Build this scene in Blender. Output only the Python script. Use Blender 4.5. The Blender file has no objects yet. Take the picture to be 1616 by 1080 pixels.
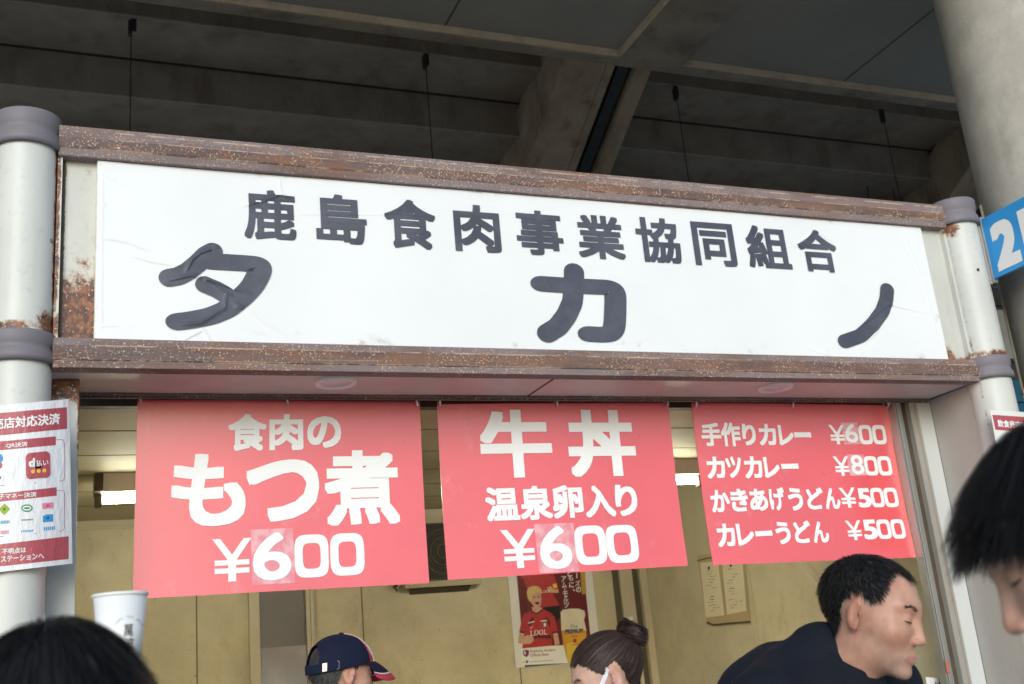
import bpy, bmesh, math, random
import numpy as np
from math import radians, sin, cos, pi

sc = bpy.context.scene
COL = sc.collection
rng = np.random.default_rng(7)
random.seed(7)

# ------------------------------------------------------------------ camera
CX, CY, F = 808.0, 540.0, 1746.9                 # photo centre and focal length in photo pixels (1616 wide)
YAW, PITCH, ROLL = radians(23.139), radians(16.473), radians(-5.372)
CAM = np.array([0.0, -4.2, 1.62])
_f = np.array([sin(YAW)*cos(PITCH), cos(YAW)*cos(PITCH), sin(PITCH)])
_r0 = np.array([cos(YAW), -sin(YAW), 0.0]); _u0 = np.cross(_r0, _f)
_r = _r0*cos(ROLL) + _u0*sin(ROLL); _u = -_r0*sin(ROLL) + _u0*cos(ROLL)
from mathutils import Matrix, Vector
cam = bpy.data.cameras.new("camera"); camo = bpy.data.objects.new("camera", cam); COL.objects.link(camo)
m = Matrix.Identity(4)
for i in range(3):
    m[i][0], m[i][1], m[i][2], m[i][3] = _r[i], _u[i], -_f[i], CAM[i]
camo.matrix_world = m
cam.sensor_width = 36.0; cam.lens = F/1616*36; cam.clip_start = 0.05; cam.clip_end = 3000
cam.dof.use_dof = True; cam.dof.focus_distance = 3.7; cam.dof.aperture_fstop = 5.8
sc.camera = camo

# ------------------------------------------------------------------ sky, sun, exposure
w = bpy.data.worlds.new("World"); sc.world = w; w.use_nodes = True
nt = w.node_tree; bg = nt.nodes['Background']
sky = nt.nodes.new('ShaderNodeTexSky'); sky.sky_type = 'NISHITA'; sky.sun_disc = False
SUN_EL, SUN_ROT = radians(19), radians(205)       # sun behind and a little left of the camera, veiled
sky.sun_elevation = SUN_EL; sky.sun_rotation = SUN_ROT
sky.air_density = 1.0; sky.dust_density = 1.5; sky.ozone_density = 1.0
nt.links.new(sky.outputs[0], bg.inputs[0]); bg.inputs[1].default_value = 0.11
sl = bpy.data.lights.new("sun", 'SUN'); sl.energy = 1.0; sl.angle = radians(28); sl.color = (1, .985, .96)
so = bpy.data.objects.new("sun", sl); COL.objects.link(so)
sd = Vector((sin(SUN_ROT)*cos(SUN_EL), cos(SUN_ROT)*cos(SUN_EL), sin(SUN_EL)))
so.rotation_euler = (-sd).to_track_quat('-Z', 'Y').to_euler()
so.location = (0, -20, 20)
sc.view_settings.view_transform = 'Standard'; sc.view_settings.look = 'None'
sc.view_settings.exposure = 0.6; sc.view_settings.gamma = 1.0
sc.view_settings.use_white_balance = True; sc.view_settings.white_balance_temperature = 5900; sc.view_settings.white_balance_tint = 5
sc.cycles.use_denoising = True
sc.cycles.max_bounces = 8

# ------------------------------------------------------------------ helpers: picture -> place
def ray(px, py): return _f + _r*((px-CX)/F) - _u*((py-CY)/F)
def atY(px, py, y): d = ray(px, py); return CAM + d*((y-CAM[1])/d[1])
def atZ(px, py, z): d = ray(px, py); return CAM + d*((z-CAM[2])/d[2])
def atX(px, py, x): d = ray(px, py); return CAM + d*((x-CAM[0])/d[0])
def atD(px, py, dist): d = ray(px, py); return CAM + d*dist

# ------------------------------------------------------------------ materials
MATS = {}
class G:
    """small node-graph builder"""
    def __init__(s, name):
        s.m = bpy.data.materials.new(name); s.m.use_nodes = True; s.t = s.m.node_tree
        s.b = s.t.nodes['Principled BSDF']; s._pos = None
    def n(s, ty, **k):
        o = s.t.nodes.new(ty)
        for a, v in k.items(): setattr(o, a, v)
        return o
    def l(s, a, b): s.t.links.new(a, b)
    def pos(s):
        if s._pos is None: s._pos = s.n('ShaderNodeNewGeometry').outputs['Position']
        return s._pos
    def noise(s, scale, detail=4, rough=.55, stretch=(1, 1, 1), off=(0, 0, 0), dist=0):
        mp = s.n('ShaderNodeMapping'); mp.inputs['Scale'].default_value = stretch; mp.inputs['Location'].default_value = off
        s.l(s.pos(), mp.inputs[0])
        t = s.n('ShaderNodeTexNoise'); t.inputs['Scale'].default_value = scale
        t.inputs['Detail'].default_value = detail; t.inputs['Roughness'].default_value = rough
        t.inputs['Distortion'].default_value = dist
        s.l(mp.outputs[0], t.inputs[0]); return t.outputs[0]
    def ramp(s, v, lo, hi, a=0., b=1.):
        r = s.n('ShaderNodeMapRange'); r.interpolation_type = 'SMOOTHSTEP'
        for i, x in enumerate((lo, hi, a, b)): r.inputs[i+1].default_value = x
        s.l(v, r.inputs[0]); return r.outputs[0]
    def math(s, op, a, b=0.):
        o = s.n('ShaderNodeMath', operation=op)
        for i, x in enumerate((a, b)):
            if isinstance(x, (int, float)): o.inputs[i].default_value = x
            else: s.l(x, o.inputs[i])
        return o.outputs[0]
    def axis(s, k):
        x = s.n('ShaderNodeSeparateXYZ'); s.l(s.pos(), x.inputs[0]); return x.outputs[k]
    def near(s, p, r):
        d = s.n('ShaderNodeVectorMath', operation='DISTANCE'); s.l(s.pos(), d.inputs[0]); d.inputs[1].default_value = p
        return s.ramp(d.outputs['Value'], 0, r, 1, 0)
    def band(s, k, c, r):
        return s.ramp(s.math('ABSOLUTE', s.math('SUBTRACT', s.axis(k), c)), 0, r, 1, 0)
    def mix(s, f, a, b):
        x = s.n('ShaderNodeMix', data_type='RGBA')
        if isinstance(f, (int, float)): x.inputs[0].default_value = f
        else: s.l(f, x.inputs[0])
        for i, c in ((6, a), (7, b)):
            if isinstance(c, tuple): x.inputs[i].default_value = (*c, 1)
            else: s.l(c, x.inputs[i])
        return x.outputs[2]
    def bump(s, h, strength, dist=.01):
        b = s.n('ShaderNodeBump'); b.inputs['Strength'].default_value = strength; b.inputs['Distance'].default_value = dist
        s.l(h, b.inputs['Height']); s.l(b.outputs[0], s.b.inputs['Normal'])
    def done(s, col=None, rough=None, spec=None, metal=None):
        if col is not None:
            if isinstance(col, tuple): s.b.inputs['Base Color'].default_value = (*col, 1)
            else: s.l(col, s.b.inputs['Base Color'])
        for k, v in (('Roughness', rough), ('Specular IOR Level', spec), ('Metallic', metal)):
            if v is None: continue
            if isinstance(v, (int, float)): s.b.inputs[k].default_value = v
            else: s.l(v, s.b.inputs[k])
        MATS[s.m.name] = s.m; return s.m

def tint(c, k): return tuple(min(1., x*k) for x in c)
def plain(name, c, rough=.6, spec=.4, metal=0, var=.12, scale=6, bump=0, bscale=60):
    g = G(name)
    col = g.mix(g.noise(scale, 5), tint(c, 1-var*1.6), tint(c, 1+var*1.6)) if var else c
    if bump: g.bump(g.noise(bscale, 4), bump, .004)
    return g.done(col, rough, spec, metal)

def concrete(name, c, var=.25, stain=(.5, .45, .4), sw=.5, scale=1.6, streak=(1, 1, .35)):
    g = G(name)
    a = g.mix(g.ramp(g.noise(scale, 6, .6), .3, .7), tint(c, 1-var), tint(c, 1+var))
    st = g.math('MULTIPLY', g.ramp(g.noise(scale*1.7, 7, .65, streak, (3, 1, 7)), .48, .72), sw)
    b = g.mix(st, a, tuple(x*y for x, y in zip(c, stain)))
    spk = g.ramp(g.noise(70, 2, .5), .62, .75)
    b = g.mix(g.math('MULTIPLY', spk, .35), b, tint(c, .45))
    g.bump(g.noise(40, 6, .6), .35, .006)
    return g.done(b, .85, .25)

RUST_D, RUST_B, RUST_O, RUST_L = (.13, .09, .084), (.22, .13, .10), (.24, .095, .04), (.62, .46, .34)
def rust_frame():
    g = G('rusted_steel')
    base = g.mix(g.ramp(g.noise(5, 6, .6, (.35, 1, 3)), .35, .65), RUST_D, RUST_B)
    base = g.mix(g.ramp(g.noise(26, 5, .6), .52, .7), base, (.23, .115, .07))
    pur = g.math('MULTIPLY', g.ramp(g.noise(3.1, 5, .6, (.4, 1, 6), (2, 0, 4)), .5, .64), .75)
    base = g.mix(pur, base, (.155, .122, .128))
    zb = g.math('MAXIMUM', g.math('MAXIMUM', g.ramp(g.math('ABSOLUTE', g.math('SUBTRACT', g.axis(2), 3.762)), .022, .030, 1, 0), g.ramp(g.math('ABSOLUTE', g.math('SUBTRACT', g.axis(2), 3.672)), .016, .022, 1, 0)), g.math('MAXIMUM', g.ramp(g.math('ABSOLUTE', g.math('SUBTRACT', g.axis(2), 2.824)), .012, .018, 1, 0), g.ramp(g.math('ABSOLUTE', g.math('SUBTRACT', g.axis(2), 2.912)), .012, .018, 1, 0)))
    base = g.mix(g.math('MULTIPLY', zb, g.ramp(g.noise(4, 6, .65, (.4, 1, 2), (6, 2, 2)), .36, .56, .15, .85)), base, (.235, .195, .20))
    grey = g.ramp(g.noise(1.6, 6, .7, (.5, 1, 12), (9, 0, 1)), .60, .68)
    base = g.mix(g.math('MULTIPLY', grey, .7), base, (.24, .24, .26))
    spk = g.math('MULTIPLY', g.ramp(g.noise(115, 4, .65), .565, .64), g.ramp(g.noise(6, 3, .6, (1, 1, 1), (5, 5, 5)), .36, .55))
    base = g.mix(spk, base, RUST_L)
    spk2 = g.ramp(g.noise(140, 2, .6, (.3, 1, 1), (1, 8, 2)), .64, .72)
    base = g.mix(g.math('MULTIPLY', spk2, .7), base, (.42, .19, .085))
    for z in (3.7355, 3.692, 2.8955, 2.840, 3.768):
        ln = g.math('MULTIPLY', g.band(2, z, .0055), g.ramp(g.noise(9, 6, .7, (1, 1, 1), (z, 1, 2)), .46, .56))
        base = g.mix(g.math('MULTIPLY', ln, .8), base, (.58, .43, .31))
    g.bump(g.noise(60, 6, .7), .7, .006)
    return g.done(base, .8, .25)

def rusty_paint(name, c, spots, thr=(.52, .62), rough=.42, dirt=.12):
    """old paint, rust eating in from the given places: list of callables g -> mask"""
    g = G(name)
    base = g.mix(g.ramp(g.noise(2.2, 5, .6, (1, 1, .5)), .3, .7), tint(c, 1-dirt), tint(c, 1+dirt*.4))
    base = g.mix(g.math('MULTIPLY', g.ramp(g.noise(30, 4, .6), .58, .7), .16), base, (.32, .30, .25))
    tot = None
    for f in spots:
        v = f(g); tot = v if tot is None else g.math('MAXIMUM', tot, v)
    nz = g.math('ADD', g.math('MULTIPLY', g.noise(14, 7, .68), .75), g.math('MULTIPLY', g.noise(60, 5, .6), .25))
    stk = g.math('MULTIPLY', g.ramp(g.noise(16, 5, .6, (1, 1, .06), (2, 2, 2)), .55, .75), g.ramp(g.noise(1.2, 3, .5, (1, 1, 1), (7, 7, 7)), .4, .65))
    base = g.mix(g.math('MULTIPLY', stk, .28), base, (.33, .29, .23))
    if tot is not None:
        v = g.math('ADD', nz, g.math('MULTIPLY', g.math('SUBTRACT', tot, .5), .62))
        halo = g.ramp(v, thr[0]-.05, thr[1]); core = g.ramp(v, thr[0]+.03, thr[1]+.05)
        rc = g.mix(g.ramp(g.noise(34, 5, .6), .4, .62), (.10, .045, .03), (.27, .115, .055))
        rc = g.mix(g.ramp(g.noise(95, 2), .61, .68), rc, RUST_L)
        base = g.mix(g.math('MULTIPLY', halo, .55), base, (.40, .24, .13))
        base = g.mix(core, base, rc)
        g.bump(g.math('ADD', g.math('MULTIPLY', core, g.noise(70, 5)), g.math('MULTIPLY', g.noise(120, 3), .12)), .5, .004)
    return g.done(base, rough, .4)

# concrete of the stand
concrete('soffit_board', (.30, .29, .255), .07, (.8, .8, .8), .25, .9)
concrete('daylit_edge_concrete', (.55, .46, .33), .12, (.6, .55, .5), .5, 6)  # paler, warmer concrete with the daylight on upright edges put into its colour
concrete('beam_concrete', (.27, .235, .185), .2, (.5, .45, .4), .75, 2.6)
concrete('tier_concrete', (.34, .295, .24), .14, (.55, .5, .46), .6, 2.4)
concrete('raker_concrete', (.44, .35, .245), .2, (.5, .4, .3), .8, 2.2, (1, 1, .25))
concrete('column_concrete', (.50, .47, .42), .14, (.6, .56, .54), .5, 3.4, (1, 1, .5))
concrete('paving', (.40, .39, .37), .15, (.7, .7, .7), .5, .6)
plain('channel_steel', (.055, .06, .06), .5, .5, .3, .25, 12, .3)
plain('black_iron', (.05, .046, .042), .6, .4)
rust_frame()
WHITE_PAINT = (.62, .63, .60)
rusty_paint('post_paint', WHITE_PAINT, [
    lambda g: g.math('MULTIPLY', g.band(2, 2.95, .055), .8),
    lambda g: g.near((-.04, -.06, 2.97), .14), lambda g: g.near((-.05, -.05, 3.3), .03),
    lambda g: g.near((4.35, -.06, 3.64), .10), lambda g: g.near((4.53, -.07, 3.32), .085),
    lambda g: g.math('MULTIPLY', g.ramp(g.math('ABSOLUTE', g.math('SUBTRACT', g.axis(0), -.028)), 0, .028, 1, 0), g.ramp(g.axis(2), 2.85, 3.2, .3, .92)),
    lambda g: g.math('MULTIPLY', g.band(0, 4.337, .008), .55)], (.55, .64))
rusty_paint('flange_paint', (.60, .60, .55), [
    lambda g: g.math('MULTIPLY', g.ramp(g.axis(2), 2.92, 3.34, 1.2, .46), g.ramp(g.axis(0), .5, .6, 1, 0)),
    lambda g: g.math('MULTIPLY', g.band(0, -.012, .035), .95),
    lambda g: g.near((4.17, 0, 2.93), .22), lambda g: g.math('MULTIPLY', g.band(0, 4.165, .03), g.ramp(g.axis(2), 3.0, 3.45, 1, .35)),
    lambda g: g.math('MULTIPLY', g.band(2, 2.925, .08), .9)], (.56, .64))
rusty_paint('jamb_paint', (.58, .59, .57), [
    lambda g: g.math('MULTIPLY', g.ramp(g.axis(2), 2.62, 2.82, 0, 1.1), g.ramp(g.axis(0), .5, .6, 1, 0)),
    lambda g: g.math('MULTIPLY', g.math('MULTIPLY', g.band(0, .068, .02), g.ramp(g.axis(2), 2.2, 2.75, .35, .95)), 1.0)], (.55, .64))
rusty_paint('reveal_paint', (.50, .47, .44), [lambda g: g.math('MULTIPLY', g.band(1, .02, .03), .8)], (.56, .66), .45)
rusty_paint('soffit_paint', (.58, .52, .51), [lambda g: g.math('MULTIPLY', g.band(1, .325, .03), .95), lambda g: g.math('MULTIPLY', g.band(0, 1.985, .012), .95)], (.54, .64), .4)
plain('collar_paint', (.19, .175, .20), .55, .35, 0, .1, 5, .08, 90)
plain('rail_dark', (.075, .068, .06), .55, .4, .2, .25, 8)
rusty_paint('rail_metal', (.36, .34, .31), [lambda g: g.math('MULTIPLY', g.band(0, 4.235, .02), .55)], (.56, .66), .4)
plain('white_strip', (.60, .62, .62), .45, .4, 0, .06, 4)
plain('aluminium', (.42, .42, .41), .38, .5, .75, .08, 8)

def wall_panel(name, c, seams, ax):
    g = G(name)
    base = g.mix(g.ramp(g.noise(1.3, 6, .62), .3, .7), tint(c, .8), tint(c, 1.14))
    base = g.mix(g.math('MULTIPLY', g.ramp(g.noise(4, 6, .7, (1, 1, .5)), .5, .75), .45), base, tuple(x*y for x, y in zip(c, (.62, .55, .4))))
    scuff = g.math('MULTIPLY', g.ramp(g.noise(18, 7, .75), .56, .70), g.ramp(g.noise(1.4, 3, .5, (1, 1, 1.4), (4, 2, 1)), .5, .66))
    base = g.mix(g.math('MULTIPLY', scuff, .55), base, (.60, .55, .42))
    base = g.mix(g.math('MULTIPLY', g.ramp(g.noise(42, 4, .6), .64, .72), .6), base, (.14, .11, .07))
    g.bump(g.noise(25, 5, .6), .12, .004)
    r = g.ramp(g.noise(9, 4), .35, .65, .32, .5)
    return g.done(base, r, .4)
wall_panel('back_wall_panel', (.54, .485, .33), None, 0)
wall_panel('side_wall_panel', (.52, .48, .345), None, 0)
plain('ceiling_board', (.46, .42, .31), .6, .3, 0, .12, 3, .15, 50)
plain('seam_dark', (.11, .095, .065), .8, .2)
plain('trim_beige', (.52, .47, .34), .5, .4, 0, .1, 5)
plain('door_dark', (.18, .175, .17), .35, .5, 0, .15, 4)
g = G('door_reflection_grey'); c = g.mix(g.ramp(g.noise(2.5, 5), .35, .65), (.30, .31, .31), (.42, .43, .43)); g.bump(g.noise(90, 3), .1, .002); g.done(c, .3, .5, .55)
plain('vent_black', (.03, .024, .016), .5, .5, 0, .2, 20)
plain('vent_frame', (.40, .36, .24), .5, .4)
plain('grime_brown', (.085, .065, .045), .6, .35, 0, .3, 20)
def emit(name, c, e, base=(.8, .8, .7)):
    g = G(name); g.b.inputs['Emission Color'].default_value = (*c, 1); g.b.inputs['Emission Strength'].default_value = e
    return g.done(base, .4)
emit('tube_glow', (1., .88, .6), 36)
plain('lamp_white', (.74, .70, .58), .4, .4, 0, .06)
plain('downlight_rim', (.80, .76, .75), .4, .4, 0, .06)
g = G('downlight_lens'); g.b.inputs['Transmission Weight'].default_value = .0; g.done((.66, .61, .60), .25, .5)

# sign and banners
g = G('sign_vinyl')
c = g.mix(g.ramp(g.noise(1.1, 5), .3, .7), (.77, .785, .80), (.82, .83, .838))
dirt = g.math('MULTIPLY', g.ramp(g.noise(9, 7, .7, (1, 1, 1.2)), .56, .74), g.math('MAXIMUM', g.math('MAXIMUM', g.band(2, 2.93, .07), g.band(2, 3.655, .04)), g.math('MAXIMUM', g.band(0, .115, .06), g.band(0, 4.17, .05))))
c = g.mix(g.math('MULTIPLY', dirt, .85), c, (.42, .40, .37))
g.bump(g.noise(7, 4, .5), .06, .01)
g.done(c, .42, .4)
g = G('sign_ink'); c = g.mix(g.ramp(g.noise(5, 6, .65), .35, .7), (.062, .068, .092), (.098, .105, .135)); g.done(c, .46, .35)
plain('sign_edge', (.62, .62, .60), .6, .3, 0, .25, 30)
def banner_mat(name, c):
    g = G(name)
    a = g.mix(g.ramp(g.noise(1.7, 4), .3, .7), tint(c, .94), tint(c, 1.05))
    a = g.mix(g.math('MULTIPLY', g.ramp(g.noise(11, 6, .65, (1, 1, .6)), .58, .78), .22), a, (.82, .42, .46))
    a = g.mix(g.math('MULTIPLY', g.ramp(g.noise(28, 3, .6, (1, 1, .6), (3, 3, 3)), .69, .76), .45), a, tint(c, .6))
    g.bump(g.noise(5, 3), .05, .01)
    g.b.inputs['Coat Weight'].default_value = .9; g.b.inputs['Coat Roughness'].default_value = .23; g.b.inputs['Coat IOR'].default_value = 2.1
    return g.done(a, .5, .3)
banner_mat('banner_red', (.80, .085, .105))
plain('banner_white', (.88, .885, .89), .5, .4, 0, .02, 3)
g = G('tape_patch'); a = g.mix(g.ramp(g.noise(22, 5, .6), .4, .65), (.74, .26, .31), (.82, .44, .48)); g.done(a, .22, .5)
plain('hook_wire', (.72, .70, .68), .3, .5, .3, .05)
plain('poster_paper', (.74, .74, .73), .45, .4, 0, .03)
g = G('laminate_paper'); g.b.inputs['Coat Weight'].default_value = .8; g.b.inputs['Coat Roughness'].default_value = .08; g.bump(g.noise(11, 5, .65, (1, 1, .35)), .6, .025); g.done((.76, .76, .79), .4, .4)
g = G('laminate_red'); g.b.inputs['Coat Weight'].default_value = .8; g.b.inputs['Coat Roughness'].default_value = .08; g.bump(g.noise(11, 5, .65, (1, 1, .35)), .6, .025); g.done((.40, .055, .075), .4, .4)
for nm, c in dict(ink_dark=(.04, .04, .045), ink_blue=(.06, .30, .62), ink_green=(.08, .28, .13), ink_lime=(.30, .45, .04), ink_pink=(.70, .22, .33), ink_yellow=(.85, .55, .06),
                  ink_white=(.80, .80, .80), maroon=(.13, .014, .022), jersey_red=(.42, .035, .045), jersey_dark=(.10, .012, .02), print_skin=(.56, .34, .24), print_blond=(.62, .44, .17),
                  print_black=(.012, .01, .012), foam=(.72, .66, .52), beer_gold=(.62, .33, .03), beer_pale=(.70, .50, .06), gold_strip=(.46, .30, .05), ink_maroon_text=(.30, .10, .09), print_navy=(.05, .08, .19), mouth=(.10, .02, .02),
                  tape_red=(.42, .15, .09), ink_crimson=(.24, .03, .06), old_paper=(.68, .62, .46), sleeve=(.42, .34, .20), pencil=(.13, .11, .08), sticker_pink=(.72, .38, .42)).items():
    plain(nm, c, .45, .35, 0, .16 if nm in ('jersey_red', 'maroon', 'print_skin', 'print_blond', 'foam', 'beer_gold') else .04, 38 if nm in ('jersey_red', 'maroon', 'print_skin', 'print_blond') else 8)
plain('blue_sign', (.045, .30, .70), .3, .5, 0, .06, 5)
plain('blue_shutter', (.012, .085, .15), .5, .4)
plain('neighbour_wall', (.26, .255, .24), .7, .3)
plain('neighbour_dark', (.04, .04, .042), .7, .3)
plain('cup_paper', (.80, .82, .83), .4, .4, 0, .02)
plain('cord_white', (.62, .62, .60), .5, .4, 0, 0)
plain('counter_top', (.40, .40, .39), .35, .5, .6)
plain('counter_front', (.50, .50, .47), .5, .4)

# people
def skin_mat(name, c):
    g = G(name)
    a = g.mix(g.ramp(g.noise(22, 6, .65), .35, .68), (c[0]*.90, c[1]*.78, c[2]*.74), (min(1, c[0]*1.08), c[1]*1.06, c[2]*1.04))
    a = g.mix(g.math('MULTIPLY', g.ramp(g.noise(150, 2, .5), .66, .74), .25), a, (c[0]*.62, c[1]*.48, c[2]*.45))
    at = g.n('ShaderNodeAttribute', attribute_name='tone'); sp = g.n('ShaderNodeSeparateColor'); g.l(at.outputs['Color'], sp.inputs[0])
    a = g.mix(g.math('MULTIPLY', sp.outputs[0], .65), a, (c[0]*.95, c[1]*.52, c[2]*.5))    # lips, ears, nose tip
    a = g.mix(g.math('MULTIPLY', sp.outputs[1], .5), a, (.22, .20, .19))               # shaved beard / cropped hair
    g.b.inputs['Subsurface Weight'].default_value = .05; g.b.inputs['Subsurface Radius'].default_value = (.008, .003, .0015)
    g.bump(g.math('ADD', g.noise(260, 4, .7), g.math('MULTIPLY', g.noise(60, 4, .6), .8)), .35, .0015)
    return g.done(a, g.ramp(g.noise(40, 4), .35, .65, .38, .6), .4)
skin_mat('skin_tan', (.50, .30, .22)); skin_mat('skin_fair', (.58, .39, .31)); skin_mat('skin_young', (.58, .38, .30))
def hair_mat(name, c, c2):
    g = G(name); at = g.n('ShaderNodeAttribute', attribute_name='strand')
    a = g.mix(g.math('POWER', at.outputs['Fac'], 2.2), c, c2)
    return g.done(a, .5, .28)
hair_mat('hair_black', (.005, .005, .006), (.013, .0115, .011)); hair_mat('hair_brown', (.022, .013, .011), (.070, .041, .032)); hair_mat('hair_salt', (.006, .006, .0065), (.05, .048, .047)); hair_mat('hair_grey', (.02, .02, .021), (.12, .12, .12))
def cloth(name, c, sc_=220): return plain(name, c, .85, .2, 0, .14, 9, .25, sc_)
cloth('cloth_navy', (.0095, .0115, .019)); cloth('cloth_black', (.010, .0105, .013)); cloth('cloth_grey', (.10, .10, .11)); cloth('cloth_denim', (.035, .05, .09))
cloth('cap_navy', (.009, .012, .034)); cloth('cap_red', (.42, .05, .07)); cloth('cap_white', (.66, .64, .64)); cloth('cloth_maroon', (.13, .016, .03)); cloth('cloth_pale', (.55, .58, .68))
plain('mask_white', (.74, .75, .80), .8, .2, 0, .04); plain('shoe_dark', (.02, .02, .02), .5, .4); plain('buckle', (.62, .60, .54), .3, .5, .8)
g = G('eye_white'); g.done((.7, .68, .66), .15, .5); g = G('eye_iris'); g.done((.02, .012, .008), .1, .5)

# ------------------------------------------------------------------ mesh builder and object bookkeeping
OFF = {}
def empty(name, loc):
    o = bpy.data.objects.new(name, None); COL.objects.link(o); o.location = loc; OFF[o.name] = np.array(loc, float); return o
def tag(o, label=None, cat=None, group=None, kind=None):
    for k, v in (('label', label), ('category', cat), ('group', group), ('kind', kind)):
        if v: o[k] = v
    return o
def thing(name, label, cat, loc, group=None): return tag(empty(name, loc), label, cat, group)
class MB:
    def __init__(s): s.v = []; s.f = []; s.n = 0; s.sm = []; s.mi = []
    def add(s, V, Fs, smooth=False, mi=0):
        V = np.asarray(V, float).reshape(-1, 3); s.v.append(V)
        for f in Fs: s.f.append(tuple(int(i)+s.n for i in f)); s.sm.append(smooth); s.mi.append(mi)
        s.n += len(V); return s
    def box(s, x0, x1, y0, y1, z0, z1):
        V = [(x, y, z) for z in (z0, z1) for y in (y0, y1) for x in (x0, x1)]
        return s.add(V, [(0, 2, 3, 1), (4, 5, 7, 6), (0, 1, 5, 4), (2, 6, 7, 3), (0, 4, 6, 2), (1, 3, 7, 5)])
    def hexa(s, V):   # 8 corners, bottom ring then top ring
        return s.add(V, [(3, 2, 1, 0), (4, 5, 6, 7), (0, 1, 5, 4), (1, 2, 6, 5), (2, 3, 7, 6), (3, 0, 4, 7)])
    def extrude(s, prof, axis, a, b, smooth=False):   # prof: list of 2D pts in the other two axes
        P = []
        for t in (a, b):
            for (p, q) in prof:
                P.append({0: (t, p, q), 1: (p, t, q), 2: (p, q, t)}[axis])
        n = len(prof); Fs = [(i, (i+1) % n, n+(i+1) % n, n+i) for i in range(n)]
        s.add(P, Fs, smooth); s.add(P[:n], [tuple(range(n))]); s.add(P[n:], [tuple(range(n))]); return s
    def poly(s, V): return s.add(V, [tuple(range(len(V)))])
    def lathe(s, prof, c, n=48, axis=2, caps=True, smooth=True):
        V = []
        for (r, h) in prof:
            for k in range(n):
                a = 2*pi*k/n; p = (r*cos(a), r*sin(a), h)
                if axis == 1: p = (p[0], h, p[1])
                if axis == 0: p = (h, p[0], p[1])
                V.append((c[0]+p[0], c[1]+p[1], c[2]+p[2]))
        m_ = len(prof)
        Fs = [(i*n+k, i*n+(k+1) % n, (i+1)*n+(k+1) % n, (i+1)*n+k) for i in range(m_-1) for k in range(n)]
        s.add(V, Fs, smooth)
        if caps: s.add(V[:n], [tuple(range(n))]); s.add(V[-n:], [tuple(range(n))])
        return s
    def tube(s, pts, r, n=8, smooth=True):
        pts = [np.asarray(p, float) for p in pts]; V = []; m_ = len(pts)
        up = np.array([.13, .27, .95])
        for i, p in enumerate(pts):
            t = pts[min(i+1, m_-1)] - pts[max(i-1, 0)]; t = t/np.linalg.norm(t)
            a = np.cross(t, up); a /= np.linalg.norm(a)+1e-9; b = np.cross(t, a)
            rr = r[i] if hasattr(r, '__len__') else r
            for k in range(n): V.append(p + rr*(a*cos(2*pi*k/n)+b*sin(2*pi*k/n)))
        Fs = [(i*n+k, i*n+(k+1) % n, (i+1)*n+(k+1) % n, (i+1)*n+k) for i in range(m_-1) for k in range(n)]
        Fs += [tuple(range(n-1, -1, -1)), tuple((m_-1)*n+k for k in range(n))]
        return s.add(V, Fs, smooth)
    def build(s, name, mat, parent=None, bevel=0, label=None):
        V = np.concatenate(s.v) if s.v else np.zeros((0, 3))
        off = OFF[parent.name] if parent is not None else np.zeros(3)
        me = bpy.data.meshes.new(name); me.from_pydata((V-off).tolist(), [], s.f); me.update()
        me.polygons.foreach_set('use_smooth', s.sm)
        for mm in (mat if isinstance(mat, (list, tuple)) else [mat]): me.materials.append(MATS[mm])
        if isinstance(mat, (list, tuple)): me.polygons.foreach_set('material_index', s.mi)
        o = bpy.data.objects.new(name, me); COL.objects.link(o); OFF[o.name] = off
        if parent is not None: o.parent = parent
        if bevel:
            bm = bmesh.new(); bm.from_mesh(me); bmesh.ops.remove_doubles(bm, verts=bm.verts, dist=1e-5)
            es = [e for e in bm.edges if len(e.link_faces) == 2 and e.calc_face_angle(0) > .6]
            bmesh.ops.bevel(bm, geom=es, offset=bevel, segments=2, affect='EDGES', profile=.6); bm.to_mesh(me); bm.free()
        if label: o['label'] = label
        return o
def structure(mb, name, mat): o = mb.build(name, mat); o['kind'] = 'structure'; return o

# ------------------------------------------------------------------ lettering
_gl = {}
def raw_text(t):
    if t not in _gl:
        c = bpy.data.curves.new('t', 'FONT'); c.body = t; c.fill_mode = 'FRONT'; c.resolution_u = 4; c.size = 1
        o = bpy.data.objects.new('t', c); COL.objects.link(o)
        dg = bpy.context.evaluated_depsgraph_get(); me = bpy.data.meshes.new_from_object(o.evaluated_get(dg))
        V = np.zeros(len(me.vertices)*3); me.vertices.foreach_get('co', V); V = V.reshape(-1, 3)[:, :2]
        Fs = [tuple(p.vertices) for p in me.polygons]
        bpy.data.objects.remove(o); bpy.data.curves.remove(c); bpy.data.meshes.remove(me); _gl[t] = (V, Fs)
    return _gl[t]
def superring(sx, sy, n=4.0, N=40, w=.24, wy=.2):
    a = np.linspace(0, 2*pi, N, endpoint=False); ca, sa = np.cos(a), np.sin(a)
    def ring(rx, ry): return np.stack([.5+rx*np.sign(ca)*abs(ca)**(2/n), .5+ry*np.sign(sa)*abs(sa)**(2/n)], 1)
    V = np.concatenate([ring(.5, .5), ring(.5-w, .5-wy)])
    return V, [(i, (i+1) % N, N+(i+1) % N, N+i) for i in range(N)]
def yen():
    q = lambda a, b, c, d: np.array([a, b, c, d], float)
    P = [q((0, 1), (.2, 1), (.6, .5), (.42, .46)), q((1, 1), (.8, 1), (.4, .5), (.58, .46)), q((.4, .55), (.6, .55), (.6, 0), (.4, 0)), q((.06, .50), (.94, .50), (.94, .38), (.06, .38)), q((.06, .31), (.94, .31), (.94, .19), (.06, .19))]
    return np.concatenate(P), [tuple(range(4*i, 4*i+4)) for i in range(5)]
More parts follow.
